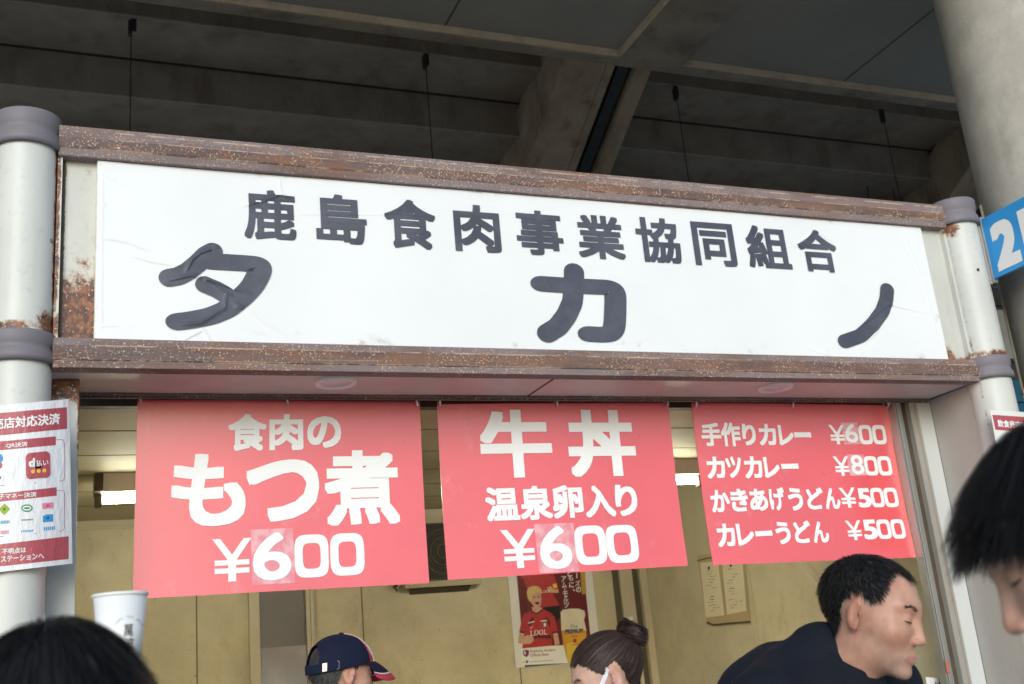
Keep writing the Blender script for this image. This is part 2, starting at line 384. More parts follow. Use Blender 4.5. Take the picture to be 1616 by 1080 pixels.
def glyph(t, bold):
    """flat glyph layers in a unit box: list of (verts 2D, faces)"""
    if t == '0#': return [superring(1, 1)]
    if t == '¥#':
        V, Fs = yen(); return [(V[4*i:4*i+4], [(0, 1, 2, 3)]) for i in range(5)]
    V, Fs = raw_text(t)
    L = [(V, Fs)]
    if bold:
        for q in ((1, 0), (1, .5), (1, 1), (.5, 1), (0, 1), (-.5, 1), (-1, 1), (-1, .5), (-1, 0), (-1, -.5), (-1, -1), (-.5, -1), (0, -1), (.5, -1), (1, -1), (1, -.5)): L.append((V+np.array(q)*bold, Fs))
    A = np.concatenate([l[0] for l in L]); lo, hi = A.min(0), A.max(0); sz = np.maximum(hi-lo, 1e-6)
    return [((l[0]-lo)/sz, l[1]) for l in L]
def put_glyph(mb, t, bold, fn, dk=.00006):
    for k, (V, Fs) in enumerate(glyph(t, bold)):
        mb.add(np.array([fn(u, v, k*dk) for u, v in V]), Fs)
def box_fn(x0, x1, z0, z1, y, shear=0.):
    return lambda u, v, d: (x0+(x1-x0)*u+shear*(v-.5), y-d, z0+(z1-z0)*v)
def text_aspect(t):
    V, _ = raw_text(t); s = V.max(0)-V.min(0); return s[0]/s[1]
def px_box(box, y, org=(0, 0), sc_=1.0):
    """pixel box -> plane box at depth y, measured through the middles of its sides"""
    x0, y0, x1, y1 = [b/sc_ for b in box]; x0 += org[0]; x1 += org[0]; y0 += org[1]; y1 += org[1]
    mx, my = (x0+x1)/2, (y0+y1)/2
    return (atY(x0, my, y)[0], atY(x1, my, y)[0], atY(mx, y1, y)[2], atY(mx, y0, y)[2])

# ------------------------------------------------------------------ SDF bodies
def smin(a, b, k):
    h = np.clip(.5+.5*(b-a)/k, 0, 1); return b*(1-h)+a*h-k*h*(1-h)
def ell(p, c, r, R=None):
    q = p-np.asarray(c)
    if R is not None: q = q@R
    r = np.asarray(r, float); k0 = np.linalg.norm(q/r, axis=1); k1 = np.linalg.norm(q/(r*r), axis=1)+1e-9
    return k0*(k0-1)/k1
def cap(p, a, b, r1, r2=None):
    if r2 is None: r2 = r1
    a = np.asarray(a, float); b = np.asarray(b, float); ba = b-a; pa = p-a
    t = np.clip(pa@ba/(ba@ba+1e-12), 0, 1); return np.linalg.norm(pa-t[:, None]*ba, axis=1)-(r1+(r2-r1)*t)
def surfnet(fn, lo, hi, h):
    lo = np.asarray(lo, float); n = np.ceil((np.asarray(hi)-lo)/h).astype(int)+1
    X, Y, Z = np.meshgrid(*[lo[i]+h*np.arange(n[i]) for i in range(3)], indexing='ij')
    P = np.stack([X.ravel(), Y.ravel(), Z.ravel()], 1); Fv = np.concatenate([fn(P[i:i+200000]) for i in range(0, len(P), 200000)]).reshape(n)
    ins = Fv < 0; c = tuple(n-1); acc = np.zeros(c+(3,)); cnt = np.zeros(c)
    corners = [(i, j, k) for i in (0, 1) for j in (0, 1) for k in (0, 1)]
    sl_ = lambda o: tuple(slice(o[i], o[i]+c[i]) for i in range(3))
    for a in corners:
        for ax in range(3):
            if a[ax]: continue
            b = list(a); b[ax] = 1; b = tuple(b)
            fa, fb = Fv[sl_(a)], Fv[sl_(b)]; x = (fa < 0) != (fb < 0)
            t = np.where(x, fa/np.where(x, fa-fb, 1), 0)
            e = np.zeros(c+(3,)); e[...] = a; e[..., ax] += t
            acc += np.where(x[..., None], e, 0); cnt += x
    act = cnt > 0; idx = -np.ones(c, int); idx[act] = np.arange(act.sum())
    cell = np.stack(np.nonzero(act), 1); V = lo+h*(cell+acc[act]/cnt[act][:, None])
    Fs = []
    for ax in range(3):
        s0 = [slice(None)]*3; s1 = [slice(None)]*3; s0[ax] = slice(0, -1); s1[ax] = slice(1, None)
        x = ins[tuple(s0)] != ins[tuple(s1)]
        u, v = [i for i in range(3) if i != ax]
        I = np.stack(np.nonzero(x), 1); I = I[(I[:, u] > 0) & (I[:, v] > 0) & (I[:, u] < c[u]) & (I[:, v] < c[v])]
        fl = ins[tuple(s0)][tuple(I.T)]
        q = []
        for du, dv in ((1, 1), (0, 1), (0, 0), (1, 0)):
            J = I.copy(); J[:, u] -= du; J[:, v] -= dv; q.append(idx[tuple(J.T)])
        q = np.stack(q, 1)
        if ax == 1: fl = ~fl
        q[~fl] = q[~fl][:, ::-1]; Fs.append(q)
    Fs = np.concatenate(Fs); Fs = Fs[(Fs >= 0).all(1)]
    g = grad(fn, V); V = V-g*np.clip(fn(V), -h, h)[:, None]
    return V, Fs
def grad(fn, p, e=5e-4):
    g = np.stack([fn(p+e*np.eye(3)[i])-fn(p-e*np.eye(3)[i]) for i in range(3)], 1)
    return g/(np.linalg.norm(g, axis=1)[:, None]+1e-12)

def rotm(az, pitch, roll=0):
    """head-local (x forward, y left, z up) -> world; az clockwise from +y, pitch down positive"""
    f = np.array([sin(az)*cos(pitch), cos(az)*cos(pitch), -sin(pitch)])
    l0 = np.array([-cos(az), sin(az), 0.]); u0 = np.cross(f, l0)
    l = l0*cos(roll)+u0*sin(roll); u = np.cross(f, l)
    return np.stack([f, l, u], 1)
def head_sdf(p, fem=0.0, ears=True):
    q = p.copy(); ay = np.abs(q[:, 1]); q2 = np.stack([q[:, 0], ay, q[:, 2]], 1)
    d = ell(q2, (-.014, 0, .034), (.098, .077, .084))
    d = smin(d, ell(q2, (.030, 0, -.012), (.060, .062, .088)), .03)
    d = smin(d, ell(q2, (.030, 0, -.068), (.056, .050-.005*fem, .042)), .025)
    d = smin(d, ell(q2, (.074, 0, -.100), (.016, .020, .013)), .022)
    d = smin(d, ell(q2, (.052, .042, -.022), (.028, .024, .022)), .025)
    d = smin(d, cap(q2, (.080, 0, .030), (.068, .042, .032), .011, .008), .018)
    sock = ell(q2, (.094, .032, .008), (.015, .020, .011)); d = -smin(-d, sock, .012)
    d = smin(d, ell(q2, (.0735, .0315, .008), (.0135, .0165, .0135)), .005)
    d = smin(d, cap(q2, (.083, 0, .016), (.1010, 0, -.0295), .0075, .0105), .012)
    d = smin(d, ell(q2, (.0935, .011, -.034), (.010, .0075, .007)), .006)
    d = smin(d, cap(q2, (.0912, 0, -.061), (.081, .021, -.066), .0062, .003), .007)
    d = smin(d, cap(q2, (.0898, 0, -.074), (.081, .019, -.070), .0066, .003), .006)
    slit = cap(q2, (.102, 0, -.0672), (.088, .024, -.0685), .0016, .001); d = -smin(-d, slit, .003)
    d = smin(d, cap(q2, (-.022, 0, -.06), (-.045, 0, -.20), .053-.009*fem, .054-.008*fem), .03)
    if ears:
        c_ = (-.008, .073, -.004); R = np.array([[cos(.45), -sin(.45), 0], [sin(.45), cos(.45), 0], [0, 0, 1.]])
        Rt = np.array([[cos(.18), 0, sin(.18)], [0, 1, 0], [-sin(.18), 0, cos(.18)]]); R = R@Rt
        e = ell(q2, (-.013, .079, .0), (.0185, .0062, .031), R)
        con = ell(q2, (-.008, .0855, .003), (.011, .0045, .021), R); e = -smin(-e, con, .004)
        e = smin(e, ell(q2, (-.009, .077, -.024), (.008, .0055, .010), R), .008)
        d = smin(d, e, .007)
    return d
def hairline(ang, pts):
    xs = [a for a, _ in pts]; ys = [b for _, b in pts]; return np.interp(ang, xs, ys)
def hair_mask(p, pts):
    ang = np.arctan2(np.abs(p[:, 1]), p[:, 0]+.014); return p[:, 2] - hairline(ang, pts)
SEG, KEEP = {}, []
def grow(fn, V, N, pts, n, seg, length, comb, grav, wid, off, inertia=.6, jitter=.25, lvar=.3, seed=1, region=None):
    """hair: ribbons that start on the scalp and hug or fall from it; returns verts, quads (head-local)"""
    r = np.random.default_rng(seed)
    m_ = hair_mask(V, pts); ok = (m_ > 0) & (np.abs(V[:, 2]) < .3)
    if region is not None: ok &= region(V)
    I = np.nonzero(ok)[0]; I = r.choice(I, n); p = V[I]+N[I]*off*.3+r.normal(0, .0015, (n, 3)); nn = N[I]
    L = (length(p) if callable(length) else np.full(n, length))*(1+lvar*r.uniform(-1, 1, n)); st = L/seg
    d = comb(p)+r.normal(0, jitter, (n, 3)); d -= nn*(d*nn).sum(1)[:, None]*.7; d /= np.linalg.norm(d, axis=1)[:, None]+1e-9
    offs = off*r.uniform(.35, 1.0, n); rows = []; tw = r.normal(0, .22, n)
    for s in range(seg+1):
        f = fn(p); g = grad(fn, p); push = np.maximum(offs*min(1, (s+.5)/2)-f, 0); p = p+g*push[:, None]
        t = s/seg; ww = wid*(1-.75*t**2)
        side = np.cross(d, g); side /= np.linalg.norm(side, axis=1)[:, None]+1e-9; side = side*np.cos(tw)[:, None]+g*np.sin(tw)[:, None]
        rows.append((p-side*ww, p+side*ww))
        nd = comb(p)+np.array([0, 0, -1.])*grav; nd /= np.linalg.norm(nd, axis=1)[:, None]+1e-9
        d = d*inertia+nd*(1-inertia)+r.normal(0, jitter*.12, (n, 3)); d /= np.linalg.norm(d, axis=1)[:, None]+1e-9
        p = p+d*st[:, None]
    A = np.stack([np.stack(x, 1) for x in rows], 1)   # n, seg+1, 2, 3
    Vh = A.reshape(-1, 3); SEG[id(Vh)] = seg+1; KEEP.append(Vh); base = np.arange(n)[:, None]*(seg+1)*2+np.arange(seg)[None]*2
    Q = np.stack([base, base+1, base+3, base+2], -1).reshape(-1, 4)
    return Vh, Q
def scalp(V, N, Fs, pts, off, soft=0):
    ok = hair_mask(V, pts) > soft; f = Fs[ok[Fs].all(1)]
    return V+N*off, f

# ------------------------------------------------------------------ ground
structure(MB().poly([(-400, -400, 0), (400, -400, 0), (400, 400, 0), (-400, 400, 0)]), 'ground', 'paving')

# ------------------------------------------------------------------ stadium stand overhead
ZB, ZP = 5.60, 5.66
stand = thing('stadium_stand', 'dark stepped concrete underside of the stadium stand with flat soffit boards overhead', 'stand', (0, 0, 5))
MB().box(-9, 15, -1.0, 1.70, ZP, ZP+.3).build('soffit_slab', 'soffit_board', stand)
jx0 = atZ(714, 20, ZP)[0]; jx1 = atZ(1407, 68, ZP)[0]
for jx in (jx0-2.4, jx0, jx1): MB().box(jx-.006, jx+.006, -1.0, 1.69, ZP-.0025, ZP+.01).build('soffit_joint', 'seam_dark', stand)
MB().box(-9, 15, 1.70, 1.80, ZB, ZB+.4).build('edge_beam', 'beam_concrete', stand, bevel=.008)
cx0, cx1 = atZ(1060, 0, ZB)[0], atZ(1180, 0, ZB)[0]
MB().box(cx0, cx1, -.999, 1.698, ZB+.002, ZB+.2).build('cross_beam', 'beam_concrete', stand, bevel=.008)
MB().box(cx0-4.9, cx1-4.9, -.999, 1.698, ZB+.002, ZB+.2).build('cross_beam', 'beam_concrete', stand, bevel=.008)
for xa, xb in ((-9, cx0-4.9), (cx1-4.9, cx0-.022), (cx1, 15)): MB().box(xa, xb, 1.688, 1.6985, ZB+.008, ZP-.001).build('lit_lip_trim', 'daylit_edge_concrete', stand)  # upright lip face, its daylight painted on as a paler strip
MB().box(cx0-.02, cx0-.0015, -.99, 1.69, ZB+.008, ZP-.001).build('lit_lip_trim', 'daylit_edge_concrete', stand)  # same painted daylight along the side of the cross beam
MB().box(-9, 15, 1.82, 2.0, ZB+.3, 9.3).build('light_block_wall', 'tier_concrete', stand)  # unseen wall, added to keep sky light from leaking onto the tiers
ST_Y, ST_Z, TR, RI = 4.6, 6.52, .65, .37
prof = []
for i in range(-5, 11):
    y = ST_Y+TR*i; z = ST_Z-RI*i
    prof += [(y, z+RI), (y, z)]
bot = [(y+.0, z) for y, z in prof]; top = [(y+.25, z+.30) for y, z in prof][::-1]
MB().extrude(bot+top, 0, -9, 15).build('tier_slab', 'tier_concrete', stand)
b = MB()
for i in range(-2, 9): y = ST_Y+TR*i; z = ST_Z-RI*i+RI; b.box(-9, 15, y-.02, y-.002, z-.014, z-.001)
b.build('tier_joint', 'black_iron', stand)
b = MB()
for i in range(-2, 9): y = ST_Y+TR*i; z = ST_Z-RI*i; b.box(-9, 15, y-.006, y-.001, z-.0, z+.014)
b.build('tier_edge_highlight', 'daylit_edge_concrete', stand)  # paler strip along the riser edges paints in their highlight
zn = lambda y: ST_Z-RI/TR*(y-ST_Y)
def raker(xa, xb, drop=.40, mat='raker_concrete', name='raker_beam', y0=2.02, y1=9.5, up=.25, bev=.01):
    MB().extrude([(y0, zn(y0)-drop), (y1, zn(y1)-drop), (y1, zn(y1)+up), (y0, zn(y0)+up)], 0, xa, xb).build(name, mat, stand, bevel=bev)
for dx in (0, 5.08):
    raker(4.035+dx, 4.47+dx); raker(4.473+dx, 4.56+dx, .392, bev=.006)
    raker(4.60+dx, 4.72+dx, .36, 'channel_steel', 'steel_channel', up=-.2)
    raker(4.76+dx, 4.93+dx, .395)
    raker(4.561+dx, 4.759+dx, .25, 'black_iron', 'joint_filler', up=.1, bev=0)
# cables / rods hanging from the second riser
for px, py in ((205, 46), (670, 100), (1066, 150), (1393, 186)):
    p = atY(px, py, 3.92); t = thing('hanger_rod', 'thin dark steel rod hanging from the %s riser of the stand' % 'stepped', 'rod', (p[0], p[1], 3.78), 'hanger rods under the stand')
    t['label'] = {205: 'thin hanger rod above the left end of the sign, next to the round cap', 670: 'thin hanger rod just left of the sloping concrete beam', 1066: 'thin hanger rod just right of the sloping concrete beam', 1393: 'thin hanger rod nearest the big round column'}[px]
    MB().tube([(p[0], p[1], 3.77), (p[0]+.01, p[1], p[2])], .0045, 6).build('rod', 'black_iron', t)
    b = MB().box(p[0]-.013, p[0]+.017, p[1]-.02, p[1]+.03, p[2]-.05, p[2]+.07)
    b.box(p[0]+.005, p[0]+.05, p[1]+.015, p[1]+.03, p[2]+.0, p[2]+.11); b.build('bracket', 'black_iron', t)
for px, py in ((1368, 294), (1409, 297)):
    p = atY(px, py, 4.75); t = thing('hanger_wire', '', 'wire', (p[0], p[1], 3.9), 'short hanger wires')
    t['label'] = 'short hanger wire behind the right end of the sign, the one %s' % ('further from the column' if px == 1368 else 'closer to the column')
    MB().tube([(p[0], p[1], 3.5), (p[0], p[1], p[2])], .006, 6).build('wire', 'black_iron', t)

# round column and its conduit, booth behind
tx = 6.62; CC = np.array([1.108, 1.0])/math.hypot(1.108, 1)*tx+np.array([0, -4.2])+.5*np.array([1, -1.108])/math.hypot(1.108, 1)
t = thing('concrete_column', 'big round weathered concrete column behind the blue number sign', 'column', (CC[0], CC[1], 0))
MB().lathe([(.50, 0), (.50, 2.2), (.50, 2.205), (.50, ZB+.08)], (CC[0], CC[1], 0), 96).build('shaft', 'column_concrete', t)
b = MB()
for z in (1.25,): b.lathe([(.5005, z), (.5012, z+.004), (.5005, z+.008)], (CC[0], CC[1], 0), 96, caps=False)
b.build('joint_line', 'seam_dark', t)
tp = np.array([1.1085, 1.0])/math.hypot(1.1085, 1)*(tx-.1)+np.array([0, -4.2])
t = thing('conduit_pipe', 'thin pale conduit running down the edge of the round concrete column', 'pipe', (tp[0], tp[1], 0))
MB().lathe([(.013, 0), (.013, 3.92)], (tp[0]+.012, tp[1], 0), 12).build('pipe', 'trim_beige', t)
for z in (1.2, 2.0, 2.8, 3.6): MB().lathe([(.017, z), (.017, z+.03)], (tp[0]+.012, tp[1], 0), 12).build('clip', 'aluminium', t)
t = thing('neighbour_booth', 'grey booth with blue shutter in the gap between post and column', 'booth', (9, 3.2, 0))
zz = [atY(1590, v, 3.2)[2] for v in (490, 566, 597)]
MB().box(7.6, 12, 3.2, 6, zz[1], zz[0]).build('fascia', 'neighbour_wall', t); MB().box(7.6, 12, 3.3, 6, zz[2], zz[1]-.003).build('recess', 'neighbour_dark', t)
b = MB()
for k in range(14): b.box(7.65, 12, 3.25, 3.3, zz[2]-.003-.22*(k+1)+.012, zz[2]-.003-.22*k)
b.box(7.65, 12, 3.31, 6, 0, zz[2]-.004); b.build('shutter', 'blue_shutter', t)

# ------------------------------------------------------------------ the food stall
Z0, Z1, Z2, Z3 = 2.812, 2.925, 3.656, 3.784
stall = thing('food_stall', 'pale painted concession stall with rusty sign frame and open serving front', 'stall', (2.15, 1.8, 0))
XL, XR = -.03, 4.33
def post(x):
    p = MB().lathe([(.11, 0), (.11, 3.70)], (x, 0, 0), 64).build('post', 'post_paint', stall)
    def collar(z0, z1, closed):
        h = z1-z0; pr = [(.1105, z0+.004), (.126, z0), (.1275, z0+.02), (.1255, z0+.32*h), (.1195, z0+.42*h), (.1165, z0+.5*h), (.1195, z0+.58*h), (.1235, z0+.66*h), (.1245, z1-.006), (.1225, z1)]
        pr += [(.0, z1)] if closed else [(.1105, z1)]
        b = MB(); b.lathe(pr, (x, 0, 0), 64, caps=False); b.build('collar', 'collar_paint', p)
    collar(3.672, 3.812, True); collar(2.822, 2.937, False)
    return p
post(-.14); post(4.44)
# rusted frame mouldings
MB().extrude([(.02, Z2), (-.050, Z2), (-.052, 3.690), (-.0575, 3.693), (-.0595, 3.733), (-.054, 3.737), (-.052, Z3), (.02, Z3)], 0, XL, XR).build('top_frame', 'rusted_steel', stall, bevel=.0025)
MB().extrude([(.02, Z0), (-.054, Z0), (-.055, 2.838), (-.0605, 2.841), (-.0595, 2.892), (-.054, 2.896), (-.052, Z1), (.02, Z1)], 0, XL, XR).build('bottom_frame', 'rusted_steel', stall, bevel=.001)
MB().box(XL, XR, .0, .02, Z1, Z2).build('sign_backing', 'flange_paint', stall)
b = MB(); b.box(-.012, -.002, -.004, .0, Z1, Z2); b.build('flange_seam', 'grime_brown', stall)
MB().box(-.03, -.013, -.035, .0, Z1, Z2).build('flange', 'post_paint', stall)
MB().box(4.318, 4.333, -.03, .0, Z1, Z2).build('flange', 'post_paint', stall)
MB().box(XL, XR, .021, .335, Z0+.004, 2.85).build('soffit', 'soffit_paint', stall)
MB().box(1.98, 1.988, .021, .335, Z0+.001, Z0+.02).build('soffit_seam', 'grime_brown', stall)
b = MB(); b.extrude([(.336, 2.80), (.352, 2.80), (.352, 2.86), (.336, 2.86)], 0, .0, 4.34); b.extrude([(.318, 2.808), (.3355, 2.808), (.3355, 2.8145), (.318, 2.8145)], 0, .0, 4.34); b.build('soffit_trim', 'rusted_steel', stall)
MB().box(XL, 4.36, .02, 4.05, 3.70, Z3-.02).build('roof', 'tier_concrete', stall)
MB().box(XL, 4.36, .353, .40, 2.86, 3.69).build('header', 'rail_dark', stall)
zr = atY(150, 641, .5)[2]
MB().box(.07, 4.20, .50, .56, zr, 3.0).build('shutter_rail', 'rail_dark', stall)
# jambs
MB().box(XL, .068, .12, .52, 0, 2.815).build('jamb', 'jamb_paint', stall, bevel=.004)
MB().hexa([(4.335, .0, 0), (4.345, -.0, 0), (4.372, .35, 0), (4.360, .35, 0), (4.335, .0, 2.814), (4.345, -.0, 2.814), (4.372, .35, 2.814), (4.360, .35, 2.814)]).build('reveal_panel', 'reveal_paint', stall)
MB().box(4.336, 4.346, -.03, -.001, 0, 2.81).build('reveal_edge', 'rail_metal', stall)
MB().box(4.254, 4.358, .35, .40, 0, 2.86).build('jamb_strip', 'white_strip', stall, bevel=.003)
MB().box(4.205, 4.25, .342, .40, 0, 2.86).build('track_rail', 'rail_metal', stall, bevel=.003)
MB().box(4.238, 4.2535, .338, .36, 0, 2.86).build('track_lip', 'rail_metal', stall)
MB().box(4.155, 4.204, .375, .40, 0, 2.86).build('track_groove', 'grime_brown', stall)
MB().box(4.122, 4.152, .345, .40, 0, 2.86).build('track_rail', 'aluminium', stall, bevel=.003)
MB().box(4.110, 4.119, .350, .40, 0, 2.86).build('track_rail', 'aluminium', stall)
# interior
MB().box(-.03, .055, .53, 3.7, 0, 2.9).build('side_wall', 'side_wall_panel', stall)
MB().box(4.262, 4.36, .41, 3.7, 0, 2.9).build('side_wall', 'side_wall_panel', stall)
MB().box(.056, 4.26, 3.6, 3.7, 0, 2.9).build('back_wall', 'back_wall_panel', stall)
MB().box(.056, 4.26, .57, 3.599, 2.812, 2.9).build('ceiling', 'ceiling_board', stall)
b = MB()
for y in (.97, 1.5, 2.02, 2.5, 3.0): b.box(.056, 4.26, y-.004, y+.004, 2.8105, 2.815)
b.build('ceiling_seam', 'seam_dark', stall)
b = MB()
for x in (.877, 2.003, 3.155): b.box(x-.004, x+.004, 3.5985, 3.604, 0, 2.81)
b.build('wall_seam', 'seam_dark', stall)
b = MB(); b.box(.056, 4.26, 3.575, 3.599, 2.77, 2.81); b.box(.056, 4.26, 3.585, 3.599, 2.755, 2.77); b.build('cornice', 'trim_beige', stall)
for y in (2.15, 1.05): MB().box(4.2595, 4.2635, y-.003, y+.003, 0, 2.81).build('wall_seam', 'trim_beige', stall)
for x0, x1, d, mt in ((3.985, 4.03, .012, 'seam_dark'), (4.035, 4.145, .03, 'trim_beige'), (4.15, 4.20, .012, 'seam_dark'), (4.205, 4.2615, .05, 'trim_beige')):
    MB().box(x0, x1, 3.599-d, 3.599, 0, 2.75).build('corner_board', mt, stall, bevel=.002)
dr = MB().box(1.285, 1.595, 3.57, 3.599, 0, 2.45).build('door', 'door_dark', stall)
MB().box(1.287, 1.593, 3.566, 3.5695, .9, atY(445, 1021, 3.566)[2]).build('glass_reflection', 'door_reflection_grey', dr)  # paler lower panel: reflection in the door glass put into its colour
for x0, x1 in ((1.213, 1.283), (1.598, 1.625), (1.628, 1.655)): MB().box(x0, x1, 3.55, 3.599, 0, 2.50).build('door_frame', 'trim_beige', dr, bevel=.003)
MB().box(.068, 4.11, -.06, .5, .95, 1.0).build('counter', 'counter_top', stall, bevel=.006); MB().box(.069, 4.11, .0, .3, 0, .949).build('counter_front', 'counter_front', stall)
# marks on the posts
b = MB(); b.lathe([(.0, -.1115), (.0085, -.111), (.0, -.1105)], (4.44-.02, 0, 3.40), 12, 1); b.build('bolt_hole', 'black_iron', stall)
tag(MB().lathe([(.0, 0), (.024, .001), (.026, .012), (.0, .013)], (4.09, 3.555, atY(997, 978, 3.56)[2]), 20, 1).build('hook', 'poster_paper'), 'small round pale hook on the corner board above the bun haired woman', 'hook')
hp = atY(625, 926, 3.56)
o = MB().tube([hp+np.array([.03, .03, .04]), hp+np.array([.02, -.0, .03]), hp+np.array([-.02, -.02, -.01]), hp+np.array([.0, -.02, -.03])], .012, 8).build('wall_hook', 'black_iron'); tag(o, 'small black hook on the back wall just under the widest banner', 'hook')

# soffit downlights
for i, (px, py) in enumerate(((530, 604), (1224, 612))):
    p = atZ(px, py, Z0); t = thing('downlight', ('round soffit downlight above the widest red banner', 'round soffit downlight above the red banner of four price lines')[i], 'downlight', (p[0], p[1], Z0), 'soffit downlights')
    MB().lathe([(.062, .004), (.066, -.004), (.083, -.008), (.088, .003)], (p[0], p[1], Z0), 48, caps=False).build('rim', 'downlight_rim', t)
    MB().lathe([(.0, -.005), (.05, -.003), (.064, .002)], (p[0], p[1], Z0), 48, caps=False).build('lens', 'downlight_lens', t)

# fluorescent lamps
for i, (xa, xb, y) in enumerate(((.178, 1.42, 2.05), (2.60, 3.86, 1.93))):
    t = thing('ceiling_lamp', ('lit fluorescent lamp with brown end box, between payment notice and widest banner', 'lit fluorescent lamp in the gap between the middle and four-line banners')[i], 'ceiling lamp', ((xa+xb)/2, y, 2.8), 'fluorescent ceiling lamps')
    MB().extrude([(y-.10, 2.8105), (y-.05, 2.72), (y+.05, 2.72), (y+.10, 2.8105)], 0, xa+.02, xb-.02).build('lamp_body', 'lamp_white', t)
    for xs in (xa, xb-.045):
        b = MB().box(xs, xs+.045, y-.105, y+.105, 2.715, 2.81); b.box(xs+.005, xs+.04, y-.026, y+.026, 2.645, 2.715); b.build('end_cap', 'grime_brown', t, bevel=.004)
    MB().lathe([(.001, xa+.045), (.021, xa+.046), (.021, xb-.046), (.001, xb-.045)], (0, y, 2.685), 20, 0).build('tube', 'tube_glow', t)

# vent fan on the back wall
t = thing('vent_fan', 'dark square exhaust fan high on the back wall seen between two banners', 'fan', (2.6, 3.56, 2.28))
MB().box(2.34, 2.84, 3.52, 3.599, 2.285, 2.70).build('housing', 'vent_black', t)
b = MB()
for x in np.arange(2.36, 2.83, .0135): b.box(x-.003, x+.003, 3.508, 3.519, 2.30, 2.69)
b.build('grille', 'vent_black', t)
b = MB()
for r in (.05, .10, .16): b.lathe([(r-.006, -.004), (r, -.010), (r+.006, -.004)], (2.6, 3.508, 2.49), 40, 1, caps=False)
b.build('guard_ring', 'grime_brown', t)
MB().box(2.30, 2.88, 3.51, 3.599, 2.245, 2.284).build('frame', 'vent_frame', t); MB().box(2.30, 2.88, 3.53, 3.599, 2.701, 2.74).build('frame', 'vent_frame', t)
MB().extrude([(3.599, 2.205), (3.545, 2.235), (3.545, 2.244), (3.599, 2.244)], 0, atY(648, 922, 3.55)[0], atY(742, 917, 3.55)[0]).build('drip_lip', 'grime_brown', t)

# ------------------------------------------------------------------ big sign board
SY = -.03
sx0, sx1, sz0, sz1 = .113, 4.172, 2.925, 3.654
sign = thing('shop_sign', 'long white wrinkled sign board with dark Japanese lettering in a rusty frame', 'sign', (2.14, SY, sz0))
def P4(pts): return [((x/2.4485)+140, (y/2.4485)+240) for x, y in pts]
def P5(pts): return [((x/2.2444)+780, (y/2.2444)+300) for x, y in pts]
RID = [(P4([(590, 210), (680, 190), (740, 166), (800, 190)]), .0075, .011), (P4([(735, 105), (742, 168)]), .004, .008), (P4([(45, 332), (150, 350), (248, 392)]), .005, .010),
       (P4([(150, 398), (240, 425), (330, 440)]), .005, .010), (P4([(295, 503), (400, 480), (500, 512), (625, 555)]), .0075, .013), (P4([(530, 545), (522, 605), (430, 662), (345, 668)]), .0075, .013),
       (P4([(375, 468), (400, 420), (430, 395), (505, 368)]), .008, .012), (P4([(600, 608), (690, 668), (785, 728)]), .0045, .008), (P4([(345, 740), (440, 690), (475, 740)]), .006, .009),
       (P4([(780, 240), (1000, 245), (1190, 240)]), .003, .006), (P4([(560, 590), (600, 610)]), .008, .013), (P4([(430, 470), (520, 540), (560, 565)]), .005, .010),
       (P5([(1290, 490), (1340, 450), (1395, 408), (1545, 440)]), .006, .009), (P5([(1070, 192), (1140, 148), (1205, 192)]), .006, .008), (P5([(1300, 555), (1350, 510), (1370, 470)]), .005, .009),
       (P5([(1110, 560), (1195, 592)]), .004, .009), (P5([(1283, 545), (1302, 595)]), .004, .007), (P5([(1000, 205), (1100, 200)]), .003, .006), (P5([(440, 140), (520, 150), (620, 140)]), .0025, .006)]
RID += [(P4([(50, 60), (49, 300), (46, 560), (47, 700)]), .0022, .008), (P4([(52, 95), (110, 118)]), .003, .007), (P4([(40, 675), (115, 672)]), .003, .006), (P4([(50, 200), (68, 212)]), .003, .007), (P5([(1445, 150), (1520, 330), (1575, 560)]), .002, .008), (P5([(620, 70), (760, 78), (980, 98)]), .002, .007)]
RIDW = [(np.array([[atY(a, b, SY)[0], atY(a, b, SY)[2]] for a, b in pts]), A*.8, wd*.55) for pts, A, wd in RID]
_rs = np.random.default_rng(3); _wk = [( _rs.uniform(1, 9), _rs.uniform(1, 9), _rs.uniform(0, 6.3)) for _ in range(7)]
def crease(x, z):
    x = np.asarray(x, float); z = np.asarray(z, float); h = np.zeros_like(x)
    for a, b, c in _wk: h += .00055*np.sin(a*x+b*z*1.7+c)
    edge = np.exp(-((z-sz0)/.035)**2)+.6*np.exp(-((z-sz1)/.03)**2)
    h += edge*.0045*np.maximum(0, np.sin(9*x+1.3*np.sin(4*x)))*np.maximum(0, np.sin(3.1*x+1))
    for pl, A, wd in RIDW:
        d = np.full(x.shape, 9.); fade = np.ones_like(x); tot = len(pl)-1
        for i in range(tot):
            a, b = pl[i], pl[i+1]; ba = b-a; t = np.clip(((x-a[0])*ba[0]+(z-a[1])*ba[1])/(ba@ba), 0, 1)
            dx = x-a[0]-t*ba[0]; dz = z-a[1]-t*ba[1]; dd = np.hypot(dx, dz); s = (i+t)/tot
            sg = np.sign(dx*ba[1]-dz*ba[0]); k = dd < np.abs(d); d = np.where(k, dd*sg, d); fade = np.where(k, np.clip(np.minimum(s, 1-s)*5+.15, 0, 1), fade)
        u = d/wd; h += A*fade*np.where(u > 0, np.exp(-(u/.6)**2), np.exp(-(u/1.3)**2))
    return h
nx, nz = 1050, 190
gx = np.linspace(sx0, sx1, nx); gz = np.linspace(sz0, sz1, nz); X, Z = np.meshgrid(gx, gz, indexing='ij')
Yd = SY-crease(X, Z); V = np.stack([X, Yd, Z], -1).reshape(-1, 3); I = np.arange(nx*nz).reshape(nx, nz)
Q = np.stack([I[:-1, :-1], I[1:, :-1], I[1:, 1:], I[:-1, 1:]], -1).reshape(-1, 4)
b = MB(); b.add(V, Q, True); b.build('sign_sheet', 'sign_vinyl', sign)
